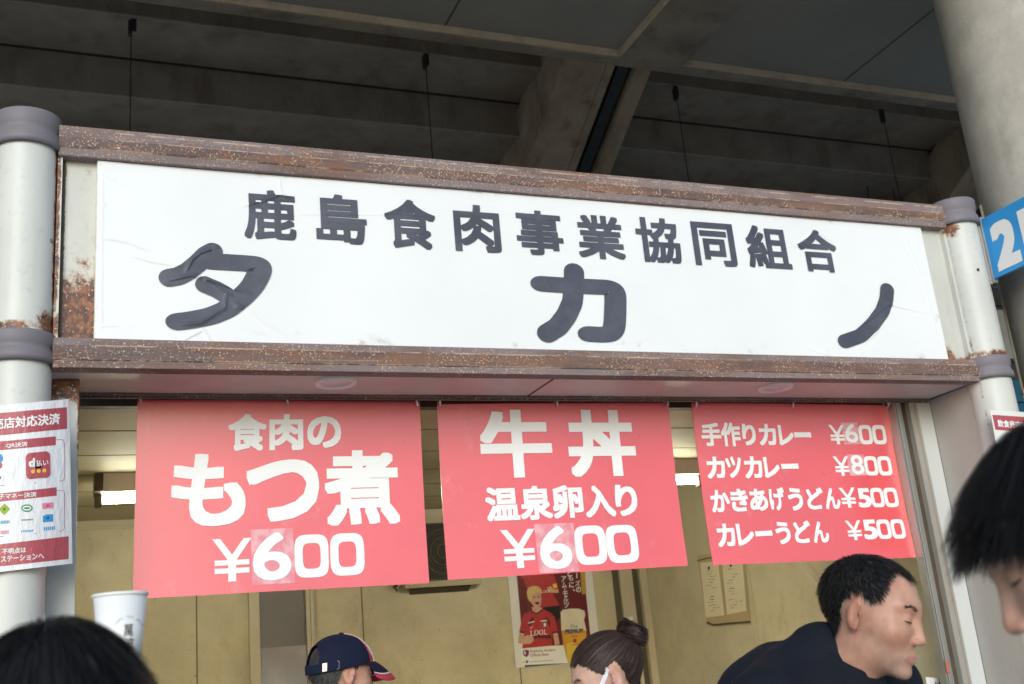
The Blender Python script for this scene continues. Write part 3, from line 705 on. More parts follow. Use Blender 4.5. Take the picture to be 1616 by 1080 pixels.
b = MB(); b.box(sx0-.003, sx1+.001, -.026, -.002, sz0+.001, sz1-.001); b.build('sign_box', 'sign_edge', sign)
def cut_grid(mb, st=.006):
    V = np.concatenate(mb.v); bm = bmesh.new(); vs = [bm.verts.new(v) for v in V]
    for f in mb.f:
        try: bm.faces.new([vs[i] for i in f])
        except ValueError: pass
    for ax in (0, 2):
        nrm = [0, 0, 0]; nrm[ax] = 1
        lo, hi = V[:, ax].min(), V[:, ax].max()
        for c in np.arange(lo+st/2, hi, st):
            pt = [0, 0, 0]; pt[ax] = c
            bmesh.ops.bisect_plane(bm, geom=bm.verts[:]+bm.edges[:]+bm.faces[:], plane_co=pt, plane_no=nrm, dist=1e-6)
    bm.verts.index_update(); o = MB(); o.add([v.co[:] for v in bm.verts], [[v.index for v in f.verts] for f in bm.faces], True); bm.free(); return o
def lay_on_sign(mb, name, cut):
    if cut: mb = cut_grid(mb)
    for k in range(len(mb.v)):
        v = mb.v[k]; v[:, 1] = v[:, 1]-crease(v[:, 0], v[:, 2])
    return mb.build(name, 'sign_ink', sign)
KJ = [('鹿', (600, 148, 800, 340), 4), ('島', (877, 167, 1073, 355), 4), ('食', (1143, 186, 1340, 374), 4), ('肉', (1411, 207, 1588, 387), 4), ('事', (77, 75, 241, 232), 5), ('業', (293, 92, 457, 245), 5), ('協', (503, 101, 655, 258), 5), ('同', (703, 118, 850, 270), 5), ('組', (893, 130, 1042, 278), 5), ('合', (1076, 143, 1212, 291), 5)]
for ch, bx, c in KJ:
    x0, x1, z0, z1 = px_box(bx, SY, (140, 240) if c == 4 else (780, 300), 2.4485 if c == 4 else 2.2444)
    b = MB(); put_glyph(b, ch, .027, box_fn(x0, x1, z0, z1, SY-.0028), .00006); lay_on_sign(b, 'lettering', ch in '鹿合島')
def brush(px_pts, pen, conv, n=170, y=SY-.0018):
    """stroke of a broad elliptical marker along a smooth path"""
    P = np.array([[atY(a, b, SY)[0], atY(a, b, SY)[2]] for a, b in conv(px_pts)])
    T = np.linspace(0, 1, n); kn = np.concatenate([[0], np.cumsum(np.linalg.norm(np.diff(P, axis=0), axis=1))]); kn /= kn[-1]
    Pp = np.stack([np.interp(T, kn, P[:, 0]), np.interp(T, kn, P[:, 1])], 1)
    for _ in range(28): Pp[1:-1] = .25*Pp[:-2]+.5*Pp[1:-1]+.25*Pp[2:]
    tg = np.gradient(Pp, axis=0); tg /= np.linalg.norm(tg, axis=1)[:, None]; nn = np.stack([-tg[:, 1], tg[:, 0]], 1)
    a, c = pen
    ds = np.linalg.norm(np.gradient(Pp, axis=0), axis=1); dt = np.gradient(tg, axis=0)/ds[:, None]; kap = tg[:, 0]*dt[:, 1]-tg[:, 1]*dt[:, 0]
    off_len = np.linalg.norm(np.stack([a*a*nn[:, 0], c*c*nn[:, 1]], 1)/np.sqrt((a*nn[:, 0])**2+(c*nn[:, 1])**2)[:, None], axis=1)
    lim = np.minimum(1, .92/(np.abs(kap)*off_len+1e-9)); lp, ln_ = np.where(kap > 0, lim, 1.), np.where(kap < 0, lim, 1.)
    for _ in range(6):
        for q_ in (lp, ln_): q_[1:-1] = np.minimum(q_[1:-1], .25*q_[:-2]+.5*q_[1:-1]+.25*q_[2:])
    def sup(d): return np.stack([a*a*d[:, 0], c*c*d[:, 1]], 1)/np.sqrt((a*d[:, 0])**2+(c*d[:, 1])**2)[:, None]
    m_ = 35; V = [];
    for k in np.linspace(-1, 1, m_): V.append(Pp+sup(nn)*k*(lp if k > 0 else ln_)[:, None])
    V = np.stack(V, 1).reshape(-1, 2); b = MB()
    I = np.arange(n*m_).reshape(n, m_); Q = np.stack([I[:-1, :-1], I[1:, :-1], I[1:, 1:], I[:-1, 1:]], -1).reshape(-1, 4)
    b.add(np.stack([V[:, 0], np.full(len(V), y), V[:, 1]], 1), Q, True)
    for e, sgn in ((0, -1), (n-1, 1)):      # round ends
        ang = np.linspace(-pi/2, pi/2, 15); dirs = nn[e][None]*np.sin(ang)[:, None]+sgn*tg[e][None]*np.cos(ang)[:, None]
        rim = Pp[e]+sup(dirs)*np.array([1, 1]); C_ = Pp[e]
        W = np.concatenate([[C_], C_+.5*(rim-C_), rim]); Fs = []
        for i in range(14): Fs += [(0, 1+i, 2+i), (1+i, 16+i, 17+i, 2+i)]
        b.add(np.stack([W[:, 0], np.full(len(W), y), W[:, 1]], 1), Fs, True)
    return b
def big(chars, conv, name='lettering'):
    tot = MB()
    for i, (pts, pen) in enumerate(chars):
        b = brush(pts, pen, conv, y=SY-.0046-.0003*i)
        for V in b.v: pass
        off = tot.n; tot.v += b.v; tot.f += [tuple(q+off for q in f) for f in b.f]; tot.sm += b.sm; tot.mi += b.mi; tot.n += b.n
    lay_on_sign(tot, name, False)
big([([(478, 386), (452, 400), (425, 428), (385, 462), (345, 482), (310, 488)], (.039, .036)),
     ([(470, 424), (540, 428), (640, 434), (664, 438), (660, 468), (632, 520), (590, 565), (530, 612), (470, 636), (400, 650), (345, 657)], (.047, .034)),
     ([(446, 514), (490, 532), (540, 562), (572, 582)], (.035, .033))], P4)
big([([(281, 292), (281, 345), (275, 400), (255, 445), (225, 485), (188, 508)], (.050, .042)),
     ([(168, 333), (240, 338), (330, 343), (405, 346), (423, 352), (428, 375), (427, 440), (424, 490), (412, 511), (385, 514), (335, 511)], (.056, .036))], P5)
big([([(1390, 354), (1387, 390), (1372, 432), (1340, 475), (1295, 518), (1240, 537)], (.043, .035))], P5)

# ------------------------------------------------------------------ banners
BY = .40
def banner(label, quad, rows, patches, hooks, name='price_banner'):
    c = [atY(a, b_, BY) for a, b_ in quad]            # tl tr br bl
    mid = sum(c)/4
    t = thing(name, label, 'banner', (mid[0], BY, c[3][2]), 'red price banners in the serving opening')
    nu, nv = 24, 16; b = MB()
    def surf(u, v):
        p = (c[0]*(1-u)+c[1]*u)*(1-v)+(c[3]*(1-u)+c[2]*u)*v
        return p
    bow = lambda x, z: .004*np.sin(4*(x-c[0][0]))+.012*(((z-mid[2])/.4)**2)-.003
    Vf, Vb = [], []
    for i in range(nu+1):
        for j in range(nv+1):
            p = surf(i/nu, j/nv); y = BY-bow(p[0], p[2]); Vf.append((p[0], y, p[2])); Vb.append((p[0], y+.003, p[2]))
    I = lambda i, j: i*(nv+1)+j
    Fs = [(I(i, j), I(i, j+1), I(i+1, j+1), I(i+1, j)) for i in range(nu) for j in range(nv)]
    b.add(Vf, Fs, True); b.add(Vb, [f[::-1] for f in Fs], True)
    rimi = [I(i, 0) for i in range(nu)]+[I(nu, j) for j in range(nv)]+[I(i, nv) for i in range(nu, 0, -1)]+[I(0, j) for j in range(nv, 0, -1)]
    W = [Vf[k] for k in rimi]+[Vb[k] for k in rimi]; n = len(rimi); b.add(W, [(k, (k+1) % n, n+(k+1) % n, n+k) for k in range(n)])
    b.build('sheet', 'banner_red', t)
    def on(x0, x1, z0, z1, lift, sh):
        def fn(u, v, d):
            x = x0+(x1-x0)*u+sh*(v-.5); z = z0+(z1-z0)*v; return (x, BY-bow(x, z)-lift-d, z)
        return fn
    for org, s, items in patches:
        for bx in items:
            x0, x1, z0, z1 = px_box(bx, BY, org, s); b = MB(); f = on(x0, x1, z0, z1, .0012, 0)
            G_ = [[f(i/6, j/6, 0) for j in range(7)] for i in range(7)]
            for i in range(6):
                for j in range(6): b.poly([G_[i][j], G_[i+1][j], G_[i+1][j+1], G_[i][j+1]])
            b.build('tape_patch', 'tape_patch', t)
    for org, s, items in rows:
        b = MB()
        for ch, bold, bx in items:
            x0, x1, z0, z1 = px_box(bx, BY, org, s); put_glyph(b, ch, bold, on(x0, x1, z0, z1, .0022, (c[0][0]-c[3][0]) * (z1-z0)/(c[0][2]-c[3][2])), .00005)
        b.build('lettering', 'banner_white', t)
    for hx, hy in hooks:
        p = atY(hx, hy, BY); b = MB(); pts = [(p[0]-.012, BY+.0-.03, p[2]+.045)]
        pts = [(p[0]+.004, BY-.042, 2.815), (p[0]-.004, BY-.040, p[2]+.028), (p[0]-.003, BY-.034, p[2]+.006), (p[0]+.004, BY-.018, p[2]-.006), (p[0]+.006, BY+.012, p[2]-.002), (p[0]+.004, BY+.014, p[2]+.02)]
        b.tube(pts, .0042, 8).build('hook', 'hook_wire', t)
B1, B2, B3 = ((200, 610), 3.086), ((660, 610), 3.3756), ((1060, 610), 3.6)
bb = .034
banner('widest red price banner, hanging next to the laminated payment notice', [(217, 632), (662, 634.5), (677, 920.5), (209, 946)],
    [(*B1, [('食', .034, (492, 138, 680, 315)), ('肉', .034, (693, 138, 858, 312)), ('の', .034, (877, 148, 1043, 300))]),
     (*B1, [('も', bb, (217, 330, 578, 682)), ('つ', bb, (582, 357, 938, 658)), ('煮', bb, (963, 311, 1326, 675))]),
     (*B1, [('¥#', 0, (415, 742, 607, 952)), ('6', .018, (612, 712, 799, 946)), ('0#', 0, (815, 722, 983, 932)), ('0#', 0, (990, 715, 1157, 922))])],
    [(*B1, [(605, 694, 814, 964)])], [(221, 634), (452, 637), (655, 640)])
banner('middle red price banner headed by two huge characters, between the other two', [(689, 639), (1054, 636), (1085, 893), (706, 916)],
    [(*B2, [('牛', bb, (328, 128, 708, 487)), ('丼', bb, (795, 128, 1155, 480))]),
     (*B2, [('温', .034, (357, 538, 537, 718)), ('泉', .034, (540, 530, 710, 712)), ('卵', .034, (713, 527, 877, 703)), ('入', .034, (886, 528, 1048, 697)), ('り', .034, (1050, 523, 1168, 690))]),
     (*B2, [('¥#', 0, (440, 763, 625, 970)), ('6', .018, (642, 745, 812, 975)), ('0#', 0, (832, 742, 1000, 952)), ('0#', 0, (1000, 738, 1170, 942))])],
    [(*B2, [(627, 731, 838, 992)])], [(692, 640), (876, 640), (1050, 640)])
r3 = .036
banner('red menu banner of four price lines, behind the man in the dark jacket', [(1090, 636.5), (1400, 640), (1445, 880), (1124, 892.5)],
    [(*B3, [('手', r3, (166, 210, 277, 340)), ('作', r3, (277, 208, 386, 342)), ('り', r3, (396, 215, 472, 337)), ('カ', r3, (490, 216, 588, 337)), ('レ', r3, (602, 222, 688, 335)), ('ー', r3, (692, 262, 788, 292)), ('¥#', 0, (893, 220, 984, 330)), ('6', .015, (982, 213, 1056, 320)), ('0#', 0, (1064, 220, 1140, 329)), ('0#', 0, (1142, 220, 1218, 329))]),
     (*B3, [('カ', r3, (198, 400, 302, 523)), ('ツ', r3, (308, 400, 396, 520)), ('カ', r3, (410, 398, 512, 523)), ('レ', r3, (522, 402, 610, 520)), ('ー', r3, (620, 440, 718, 470)), ('¥#', 0, (922, 397, 1012, 508)), ('8', .015, (1020, 390, 1092, 500)), ('0#', 0, (1098, 396, 1173, 506)), ('0#', 0, (1175, 396, 1252, 506))]),
     (*B3, [('か', r3, (222, 588, 328, 715)), ('き', r3, (334, 582, 432, 712)), ('あ', r3, (440, 582, 542, 708)), ('げ', r3, (552, 575, 640, 706)), ('う', r3, (660, 577, 742, 706)), ('ど', r3, (765, 577, 862, 700)), ('ん', r3, (868, 577, 955, 698)), ('¥#', 0, (957, 575, 1050, 690)), ('5', .035, (1058, 578, 1134, 688)), ('0#', 0, (1134, 576, 1208, 687)), ('0#', 0, (1210, 575, 1288, 686))]),
     (*B3, [('カ', r3, (254, 780, 356, 912)), ('レ', r3, (366, 780, 462, 906)), ('ー', r3, (470, 822, 566, 852)), ('う', r3, (586, 770, 668, 898)), ('ど', r3, (690, 765, 787, 892)), ('ん', r3, (795, 768, 886, 890)), ('¥#', 0, (990, 762, 1080, 875)), ('5', .035, (1086, 757, 1166, 870)), ('0#', 0, (1166, 756, 1244, 868)), ('0#', 0, (1247, 754, 1324, 866))])],
    [(*B3, [(970, 206, 1066, 328), (1004, 386, 1104, 506)])], [(1095, 642), (1247, 642), (1397, 642)])

# ------------------------------------------------------------------ laminated payment notices on the posts
def wrap_y(x, x0=-.12, y0=-.131, k=2.6): return y0+np.maximum(0, x-x0)**2*k
def on_post(px, py, lift=0.):
    y = -.131
    for _ in range(6): p = atY(px, py, y); y = float(wrap_y(p[0]))-lift
    return atY(px, py, y)
t = thing('payment_notice', 'larger laminated payment notice with app logos and red bands, by the widest banner', 'notice', (-.05, -.14, 1.9))
def L(x, y): return (x/3.6, 620+y/3.6)
def Lp(x, y, lift): a = L(x, y); return on_post(a[0], a[1], lift)
def grid_quad(q, lift, n=14, m=6, f=Lp):
    q = np.array(q, float); b = MB(); V = []
    for i in range(n+1):
        for j in range(m+1):
            u, v = i/n, j/m; p = (q[0]*(1-u)+q[1]*u)*(1-v)+(q[3]*(1-u)+q[2]*u)*v; V.append(f(p[0], p[1], lift))
    b.add(V, [(i*(m+1)+j, i*(m+1)+j+1, (i+1)*(m+1)+j+1, (i+1)*(m+1)+j) for i in range(n) for j in range(m)], True); return b
def blob(pts, lift, f=Lp):
    if f is not Lp: return MB().poly([f(x, y, lift) for x, y in pts])
    P = np.array(pts, float); c = P.mean(0); n = len(P); b = MB(); V = [f(*c, lift)]
    for k in (.25, .5, .75, 1.): V += [f(*(c+(p-c)*k), lift) for p in P]
    Fs = [(0, 1+i, 1+(i+1) % n) for i in range(n)]+[(1+r*n+i, 1+r*n+(i+1) % n, 1+(r+1)*n+(i+1) % n, 1+(r+1)*n+i) for r in range(3) for i in range(n)]
    return b.add(V, Fs, True)
def disc(cx, cy, rx, ry, n=20): return [(cx+rx*cos(2*pi*k/n), cy+ry*sin(2*pi*k/n)) for k in range(n)]
def rrect(q, r=.18, n=5):
    q = np.array(q, float); out = []
    def P(u, v): return tuple((q[0]*(1-u)+q[1]*u)*(1-v)+(q[3]*(1-u)+q[2]*u)*v)
    for cu, cv, a0 in ((1-r, r, -pi/2), (1-r, 1-r, 0), (r, 1-r, pi/2), (r, r, pi)):
        for k in range(n+1): a = a0+k*pi/2/n; out.append(P(cu+r*cos(a), cv+r*sin(a)))
    return out
def text_quad(tx, q, lift, bold=.02, f=Lp):
    q = np.array(q, float); b = MB()
    def fn(u, v, d): p = (q[3]*(1-u)+q[2]*u)*(1-v)+(q[0]*(1-u)+q[1]*u)*v; return f(p[0], p[1], lift+d)
    put_glyph(b, tx, bold, fn, .00004); return b
sh = grid_quad([(-230, 92), (392, 36), (412, 970), (-230, 1046)], 0, 30, 8).build('sheet', 'laminate_paper', t)
for q in ([(-200, 133), (380, 82), (382, 205), (-200, 262)], [(-200, 295), (317, 248), (317, 298), (-200, 345)], [(-200, 595), (322, 537), (322, 585), (-200, 640)], [(-200, 885), (390, 815), (390, 945), (-200, 1008)]):
    grid_quad(q, .0006, 20, 2).build('red_band', 'laminate_red', t)
text_quad('飲食売店対応決済', [(-172, 158), (342, 114), (342, 178), (-172, 222)], .001, .028).build('lettering', 'ink_white', t)
text_quad('QR決済', [(35, 287), (156, 277), (156, 306), (35, 316)], .001).build('lettering', 'ink_white', t)
text_quad('電子マネー決済', [(-45, 577), (208, 562), (208, 592), (-45, 608)], .001).build('lettering', 'ink_white', t)
text_quad('不明点は', [(12, 886), (148, 876), (148, 908), (12, 920)], .001).build('lettering', 'ink_white', t)
text_quad('ステーションへ', [(5, 930), (250, 908), (250, 944), (5, 964)], .001).build('lettering', 'ink_white', t)
blob(rrect([(146, 345), (283, 330), (287, 480), (148, 492)]), .003).build('pay_icon', 'laminate_red', t)
text_quad('d', [(163, 374), (199, 371), (199, 420), (163, 423)], .0036, .05).build('lettering', 'ink_white', t)
text_quad('払い', [(205, 384), (275, 378), (275, 412), (205, 418)], .0036).build('lettering', 'ink_white', t)
for x, y in ((187, 448), (220, 445), (252, 442)): blob(disc(x, y, 11, 11), .0036).build('dot', 'ink_yellow', t)
blob(disc(-8, 372, 26, 26), .0008).build('logo', 'ink_blue', t); blob(disc(-12, 412, 26, 22), .0007).build('logo', 'laminate_red', t)
text_quad('y', [(-6, 476), (8, 475), (8, 497), (-6, 498)], .0008).build('lettering', 'ink_dark', t)
blob([(25, 628), (58, 660), (25, 696), (-8, 664)], .0008).build('logo', 'ink_lime', t)
blob(disc(153, 656, 33, 22), .0008).build('logo', 'ink_green', t); blob(disc(153, 656, 25, 14), .0011).build('logo', 'ink_white', t); blob(disc(153, 656, 18, 6), .0014).build('logo', 'ink_green', t)
blob(rrect([(240, 628), (303, 622), (304, 655), (241, 662)], .1), .0008).build('logo', 'ink_pink', t)
blob(rrect([(243, 700), (262, 692), (302, 690), (303, 732), (243, 737)], .1) if 0 else [(243, 702), (262, 692), (302, 690), (303, 732), (243, 737)], .0008).build('logo', 'ink_blue', t)
for q, mt in (([(2, 728), (56, 724), (56, 742), (2, 746)], 'ink_blue'), ([(120, 720), (188, 716), (188, 724), (120, 728)], 'pencil'), ([(2, 785), (50, 780), (50, 800), (2, 805)], 'ink_pink'), ([(118, 783), (190, 778), (190, 788), (118, 793)], 'ink_blue'), ([(248, 764), (314, 758), (314, 778), (248, 784)], 'ink_blue')):
    b = MB(); q = np.array(q, float)
    for k in range(6):
        a, c_ = k/6+.02, k/6+.13; b.poly([Lp(*((q[0]*(1-u)+q[1]*u)*(1-v)+(q[3]*(1-u)+q[2]*u)*v), .0008) for u, v in ((a, 0), (c_, 0), (c_, 1), (a, 1))])
    b.build('logo', mt, t)
def line(pts, wd, lift, f=Lp):
    b = MB(); P = np.array(pts, float); tg = np.gradient(P, axis=0); tg /= np.linalg.norm(tg, axis=1)[:, None]; n = np.stack([-tg[:, 1], tg[:, 0]], 1)*wd
    V = [f(*(P[i]+s*n[i]), lift) for i in range(len(P)) for s in (-1, 1)]
    return b.add(V, [(2*i, 2*i+1, 2*i+3, 2*i+2) for i in range(len(P)-1)])
line([(317, 268), (345, 265), (360, 270), (367, 288), (367, 390), (368, 480), (362, 496), (345, 502), (200, 512), (0, 529)], 1.3, .0008).build('outline', 'laminate_red', t)
line([(322, 557), (345, 553), (360, 558), (366, 574), (367, 670), (367, 765), (360, 780), (345, 787), (200, 800), (0, 818)], 1.3, .0008).build('outline', 'laminate_red', t)

def Rp(x, y, lift): return atY(1420+x/5.4, 540+y/5.4, -.127-lift+.06*max(0, (x-900)/300)**2)
t = thing('payment_notice', 'white payment notice with red heading on the post behind the boy\'s hair', 'notice', (4.45, -.13, 2.1))
grid_quad([(768, 578), (1290, 612), (1420, 1900), (905, 1320)], 0, 12, 6, Rp).build('sheet', 'poster_paper', t)
grid_quad([(788, 620), (1270, 652), (1290, 785), (815, 748)], .0006, 10, 3, Rp).build('red_band', 'laminate_red', t)
text_quad('飲食売店対応', [(828, 660), (1130, 684), (1140, 748), (838, 722)], .001, .028, Rp).build('lettering', 'ink_white', t)
o = MB().poly([Rp(978, 498, -.02), (Rp(1012, 590, -.02)), Rp(1000, 590, -.02), Rp(976, 560, -.02)]).build('paper_scrap', 'sticker_pink'); tag(o, 'torn pink paper scrap on the post above the right notice', 'paper scrap')

# ------------------------------------------------------------------ blue number sign
BX = 4.545
def Bp(px, py, lift): return atX(px, py, BX-lift)
qs = [Bp(1549, 346, 0), Bp(1568, 441, 0)]
y0 = (qs[0][1]+qs[1][1])/2; zt, zb_ = qs[0][2], qs[1][2]
t = thing('number_sign', 'blue projecting sign with white number 21 fixed to the post', 'sign', (BX, y0-.3, zb_))
MB().box(BX, BX+.02, y0-.62, y0, zb_, zt).build('plate', 'blue_sign', t, bevel=.002)
MB().box(BX-.004, BX+.026, y0+.001, y0+.03, zb_-.02, zt+.015).build('edge_bracket', 'aluminium', t, bevel=.003)
MB().box(BX-.018, BX-.0045, y0+.012, y0+.026, zb_-.025, zt+.01).build('edge_bracket', 'rail_metal', t, bevel=.002)
def gl_on_sign(ch, ya, yb, za, zb2):
    b = MB(); put_glyph(b, ch, .05, lambda u, v, d: (BX-.001-d, ya+(yb-ya)*u, za+(zb2-za)*v), .00005); b.build('number', 'ink_white', t)
a = Bp(1567, 388, 0); c_ = Bp(1605, 372, 0); za = Bp(1588, 424, 0)[2]; zb2 = Bp(1582, 346, 0)[2]
gl_on_sign('2', a[1], c_[1], za, zb2); gl_on_sign('1', c_[1]-.03, c_[1]-.03-(a[1]-c_[1])*.55, za, zb2)

# ------------------------------------------------------------------ beer poster on the back wall
PY = 3.592
def Pp_(x, y, lift): return atY(805+x/6, 880+y/6, PY-lift)
t = thing('beer_poster', 'poster of a cheering blond man in red shirt beside a glass of beer', 'poster', (3.45, PY, 1.63))
tl, bl = Pp_(8, 190, 0), Pp_(70, 1040, 0); x0_, x1_ = bl[0]-.012, Pp_(760, 200, 0)[0]+.02; zb0 = bl[2]-.005
MB().box(x0_, x1_, PY, 3.5985, zb0, zb0+.86).build('sheet', 'poster_paper', t)
pr = lambda pts, lift, mt, nm='print': blob(pts, lift, Pp_).build(nm, mt, t)
zt0 = zb0+.84
def up(x): return Pp_(x, 0, 0)
b = MB(); xa, xb = Pp_(92, 500, 0)[0], Pp_(735, 500, 0)[0]; za = Pp_(300, 848, 0)[2]; b.box(xa, xb, PY-.0006, PY-.0001, za, zt0); b.build('print', 'maroon', t)
b = MB(); b.box(xa, xb, PY-.0007, PY-.0001, zb0+.001, zb0+.016); b.build('print', 'print_navy', t)
pr([(60, 140), (190, 100), (380, 110), (425, 190), (450, 260), (462, 330), (400, 335), (468, 455), (330, 470), (240, 470), (160, 300), (130, 210)], .0010, 'jersey_red')
pr([(330, 468), (470, 455), (480, 560), (430, 610), (300, 560)], .0010, 'print_black')
pr([(350, 285), (385, 270), (410, 300), (455, 300), (458, 335), (400, 335), (355, 310)], .0013, 'print_skin')
pr([(400, 255), (438, 245), (448, 285), (412, 292)], .0013, 'ink_yellow')
text_quad('LIXIL', [(295, 312), (388, 306), (388, 330), (295, 337)], .0014, .0, Pp_).build('lettering', 'ink_white', t)
pr([(110, 400), (150, 420), (160, 500), (130, 520), (115, 470)], .0010, 'jersey_dark')
# main figure
pr([(205, 470), (295, 470), (310, 500), (270, 530), (215, 515)], .0016, 'print_skin')
pr([(200, 500), (250, 528), (305, 488), (380, 520), (420, 560), (452, 700), (395, 715), (400, 835), (115, 862), (135, 705), (88, 700), (108, 590), (130, 535)], .0018, 'jersey_red')
pr([(165, 640), (210, 560), (230, 580), (190, 650)], .0021, 'jersey_dark'); pr([(345, 560), (375, 600), (385, 690), (368, 640), (330, 590)], .0021, 'jersey_dark'); pr([(160, 760), (260, 730), (390, 735), (390, 770), (260, 762), (170, 800)], .0021, 'jersey_dark')
pr([(200, 500), (250, 528), (305, 488), (312, 500), (252, 542), (197, 512)], .0022, 'print_black')
pr([(88, 700), (138, 703), (136, 716), (88, 712)], .0022, 'print_black'); pr([(395, 705), (452, 698), (453, 710), (396, 718)], .0022, 'print_black')
pr([(90, 714), (135, 718), (128, 750), (170, 735), (222, 752), (222, 790), (190, 818), (120, 822), (78, 812), (76, 780)], .0023, 'print_skin')
pr([(405, 720), (450, 712), (470, 820), (425, 835)], .0020, 'print_skin')
pr([(195, 330), (240, 325), (290, 340), (298, 400), (288, 455), (262, 480), (228, 470), (200, 430), (188, 380)], .0020, 'print_skin')
pr([(158, 320), (175, 285), (215, 270), (262, 272), (295, 300), (300, 345), (285, 335), (255, 328), (215, 345), (200, 400), (190, 425), (166, 385)], .0024, 'print_blond')
pr([(235, 425), (275, 418), (278, 440), (258, 448), (240, 442)], .0024, 'mouth')
pr([(215, 372), (240, 375), (240, 381), (215, 378)], .0024, 'print_black'); pr([(258, 372), (280, 366), (281, 372), (259, 379)], .0024, 'print_black')
text_quad('LIXIL', [(195, 690), (352, 680), (352, 728), (195, 745)], .0025, .0, Pp_).build('lettering', 'ink_white', t)
pr([(305, 610), (352, 605), (350, 655), (325, 672), (306, 655)], .0025, 'ink_maroon_text'); pr([(318, 625), (340, 622), (338, 650), (322, 655)], .0027, 'ink_white')
for q in ([(170, 618), (232, 600), (232, 610), (170, 628)], [(290, 598), (350, 592), (350, 602), (290, 608)], [(190, 668), (215, 652), (212, 662), (192, 675)]): pr(q, .0025, 'ink_white')
# glass of beer
pr([(478, 520), (500, 495), (570, 485), (650, 485), (705, 505), (712, 545), (700, 590), (722, 690), (722, 740), (690, 1000), (548, 1000), (505, 830), (485, 680), (480, 570)], .0012, 'foam')
pr([(486, 690), (722, 690), (720, 740), (690, 1000), (548, 1000), (505, 830)], .0015, 'beer_gold'); pr([(530, 820), (600, 800), (700, 880), (690, 1000), (548, 1000)], .0018, 'beer_pale')
text_quad('PREMIUM', [(520, 682), (692, 670), (692, 712), (520, 728)], .0022, .05, Pp_).build('lettering', 'print_navy', t)
text_quad('The', [(568, 640), (640, 632), (640, 664), (568, 672)], .0022, 0, Pp_).build('lettering', 'print_navy', t)
pr(disc(612, 788, 18, 22), .0022, 'jersey_red'); pr([(575, 826), (658, 822), (658, 828), (575, 832)], .0022, 'ink_maroon_text'); pr([(582, 742), (640, 738), (640, 748), (582, 752)], .0022, 'ink_maroon_text')
pr([(662, 100), (708, 100), (722, 345), (680, 350)], .0012, 'gold_strip')
for tx, cx_, ys, sl in (('ーズの', 632, (172, 245, 305), 8), ('ともに、', 566, (150, 195, 260, 310), 8), ('アム・モルツ', 508, (205, 262, 302, 345, 395, 450), 5)):
    b = MB()
    for k, (ch, yy) in enumerate(zip(tx, ys)):
        w_, h_ = {'ー': (5, 26), '、': (10, 10), '・': (6, 6)}.get(ch, (23, 27)); xx = cx_+sl*k*1.0+(14 if ch == '、' else 0)
        q = np.array([(xx-w_, yy-h_), (xx+w_, yy-h_-2), (xx+w_, yy+h_-2), (xx-w_, yy+h_)], float)
        if ch == 'ー': bb_ = blob(q, .0014, Pp_)
        else: bb_ = text_quad(ch, q, .0014, .012, Pp_)
        b.add(np.concatenate(bb_.v), bb_.f)
    b.build('lettering', 'ink_white', t)
pr([(104, 858), (300, 843), (505, 830), (548, 1000), (115, 1020)], .0012, 'ink_white')
text_quad('Kashima Antlers', [(190, 872), (428, 860), (428, 886), (190, 902)], .0015, .012, Pp_).build('lettering', 'ink_maroon_text', t)
text_quad('Official Beer', [(192, 912), (368, 902), (368, 928), (192, 940)], .0015, .012, Pp_).build('lettering', 'ink_maroon_text', t)
pr([(120, 885), (150, 872), (180, 882), (176, 925), (152, 945), (124, 925)], .0015, 'pencil'); pr([(150, 878), (176, 886), (172, 922), (152, 938)], .0017, 'ink_crimson'); pr([(132, 892), (146, 886), (146, 920), (134, 916)], .0017, 'ink_white')
pr(disc(130, 990, 10, 13), .0015, 'ink_yellow'); pr(disc(160, 988, 12, 14), .0015, 'pencil')
pr([(188, 988), (410, 970), (410, 974), (188, 992)], .0015, 'pencil')

# ------------------------------------------------------------------ stained notes on the side wall
NX = 4.2595
def Np(x, y, lift): return atX(780+x/3.848, 860+y/3.848, NX-lift)
p = Np(1400, 300, 0)
t = thing('paper_notes', 'two yellowed handwritten notes in a stained clear sleeve on the side wall', 'notes', tuple(p))
grid_quad([(1232, 62), (1520, 40), (1556, 470), (1292, 492)], .001, 8, 8, Np).build('sleeve', 'sleeve', t)
for q, mt in (([(1250, 110), (1358, 98), (1398, 428), (1284, 442)], 'old_paper'), ([(1382, 98), (1506, 88), (1532, 402), (1414, 424)], 'old_paper')):
    grid_quad(q, .003, 4, 4, Np).build('note', mt, t)
b = MB(); rr = np.random.default_rng(4)
for q in (np.array([(1250, 110), (1358, 98), (1398, 428), (1284, 442)], float), np.array([(1382, 98), (1506, 88), (1532, 402), (1414, 424)], float)):
    for v in np.arange(.16, .93, .052):
        if rr.random() < .25: continue
        u0 = rr.uniform(.12, .5); u1 = u0+rr.uniform(.15, .42); P_ = lambda u, v: (q[0]*(1-u)+q[1]*u)*(1-v)+(q[3]*(1-u)+q[2]*u)*v
        uu = np.linspace(u0, min(u1, .9), 8)
        for k in range(7):
            if rr.random() < .8: b.poly([Np(*P_(a, c_), .004) for a, c_ in ((uu[k], v), (uu[k]+.035, v-.002), (uu[k]+.035, v+.011), (uu[k], v+.013))])
b.build('pencil_lines', 'pencil', t)
for x, y in ((1303, 142), (1436, 124)): blob(disc(x, y, 7, 11), .005, Np).build('clip', 'black_iron', t)
line([(1232, 98), (1300, 80), (1400, 76), (1525, 66)], 4, .006, Np).build('sleeve_edge', 'grime_brown', t)
line([(1290, 470), (1330, 488), (1420, 478), (1556, 468)], 6, .005, Np).build('sleeve_edge', 'grime_brown', t)

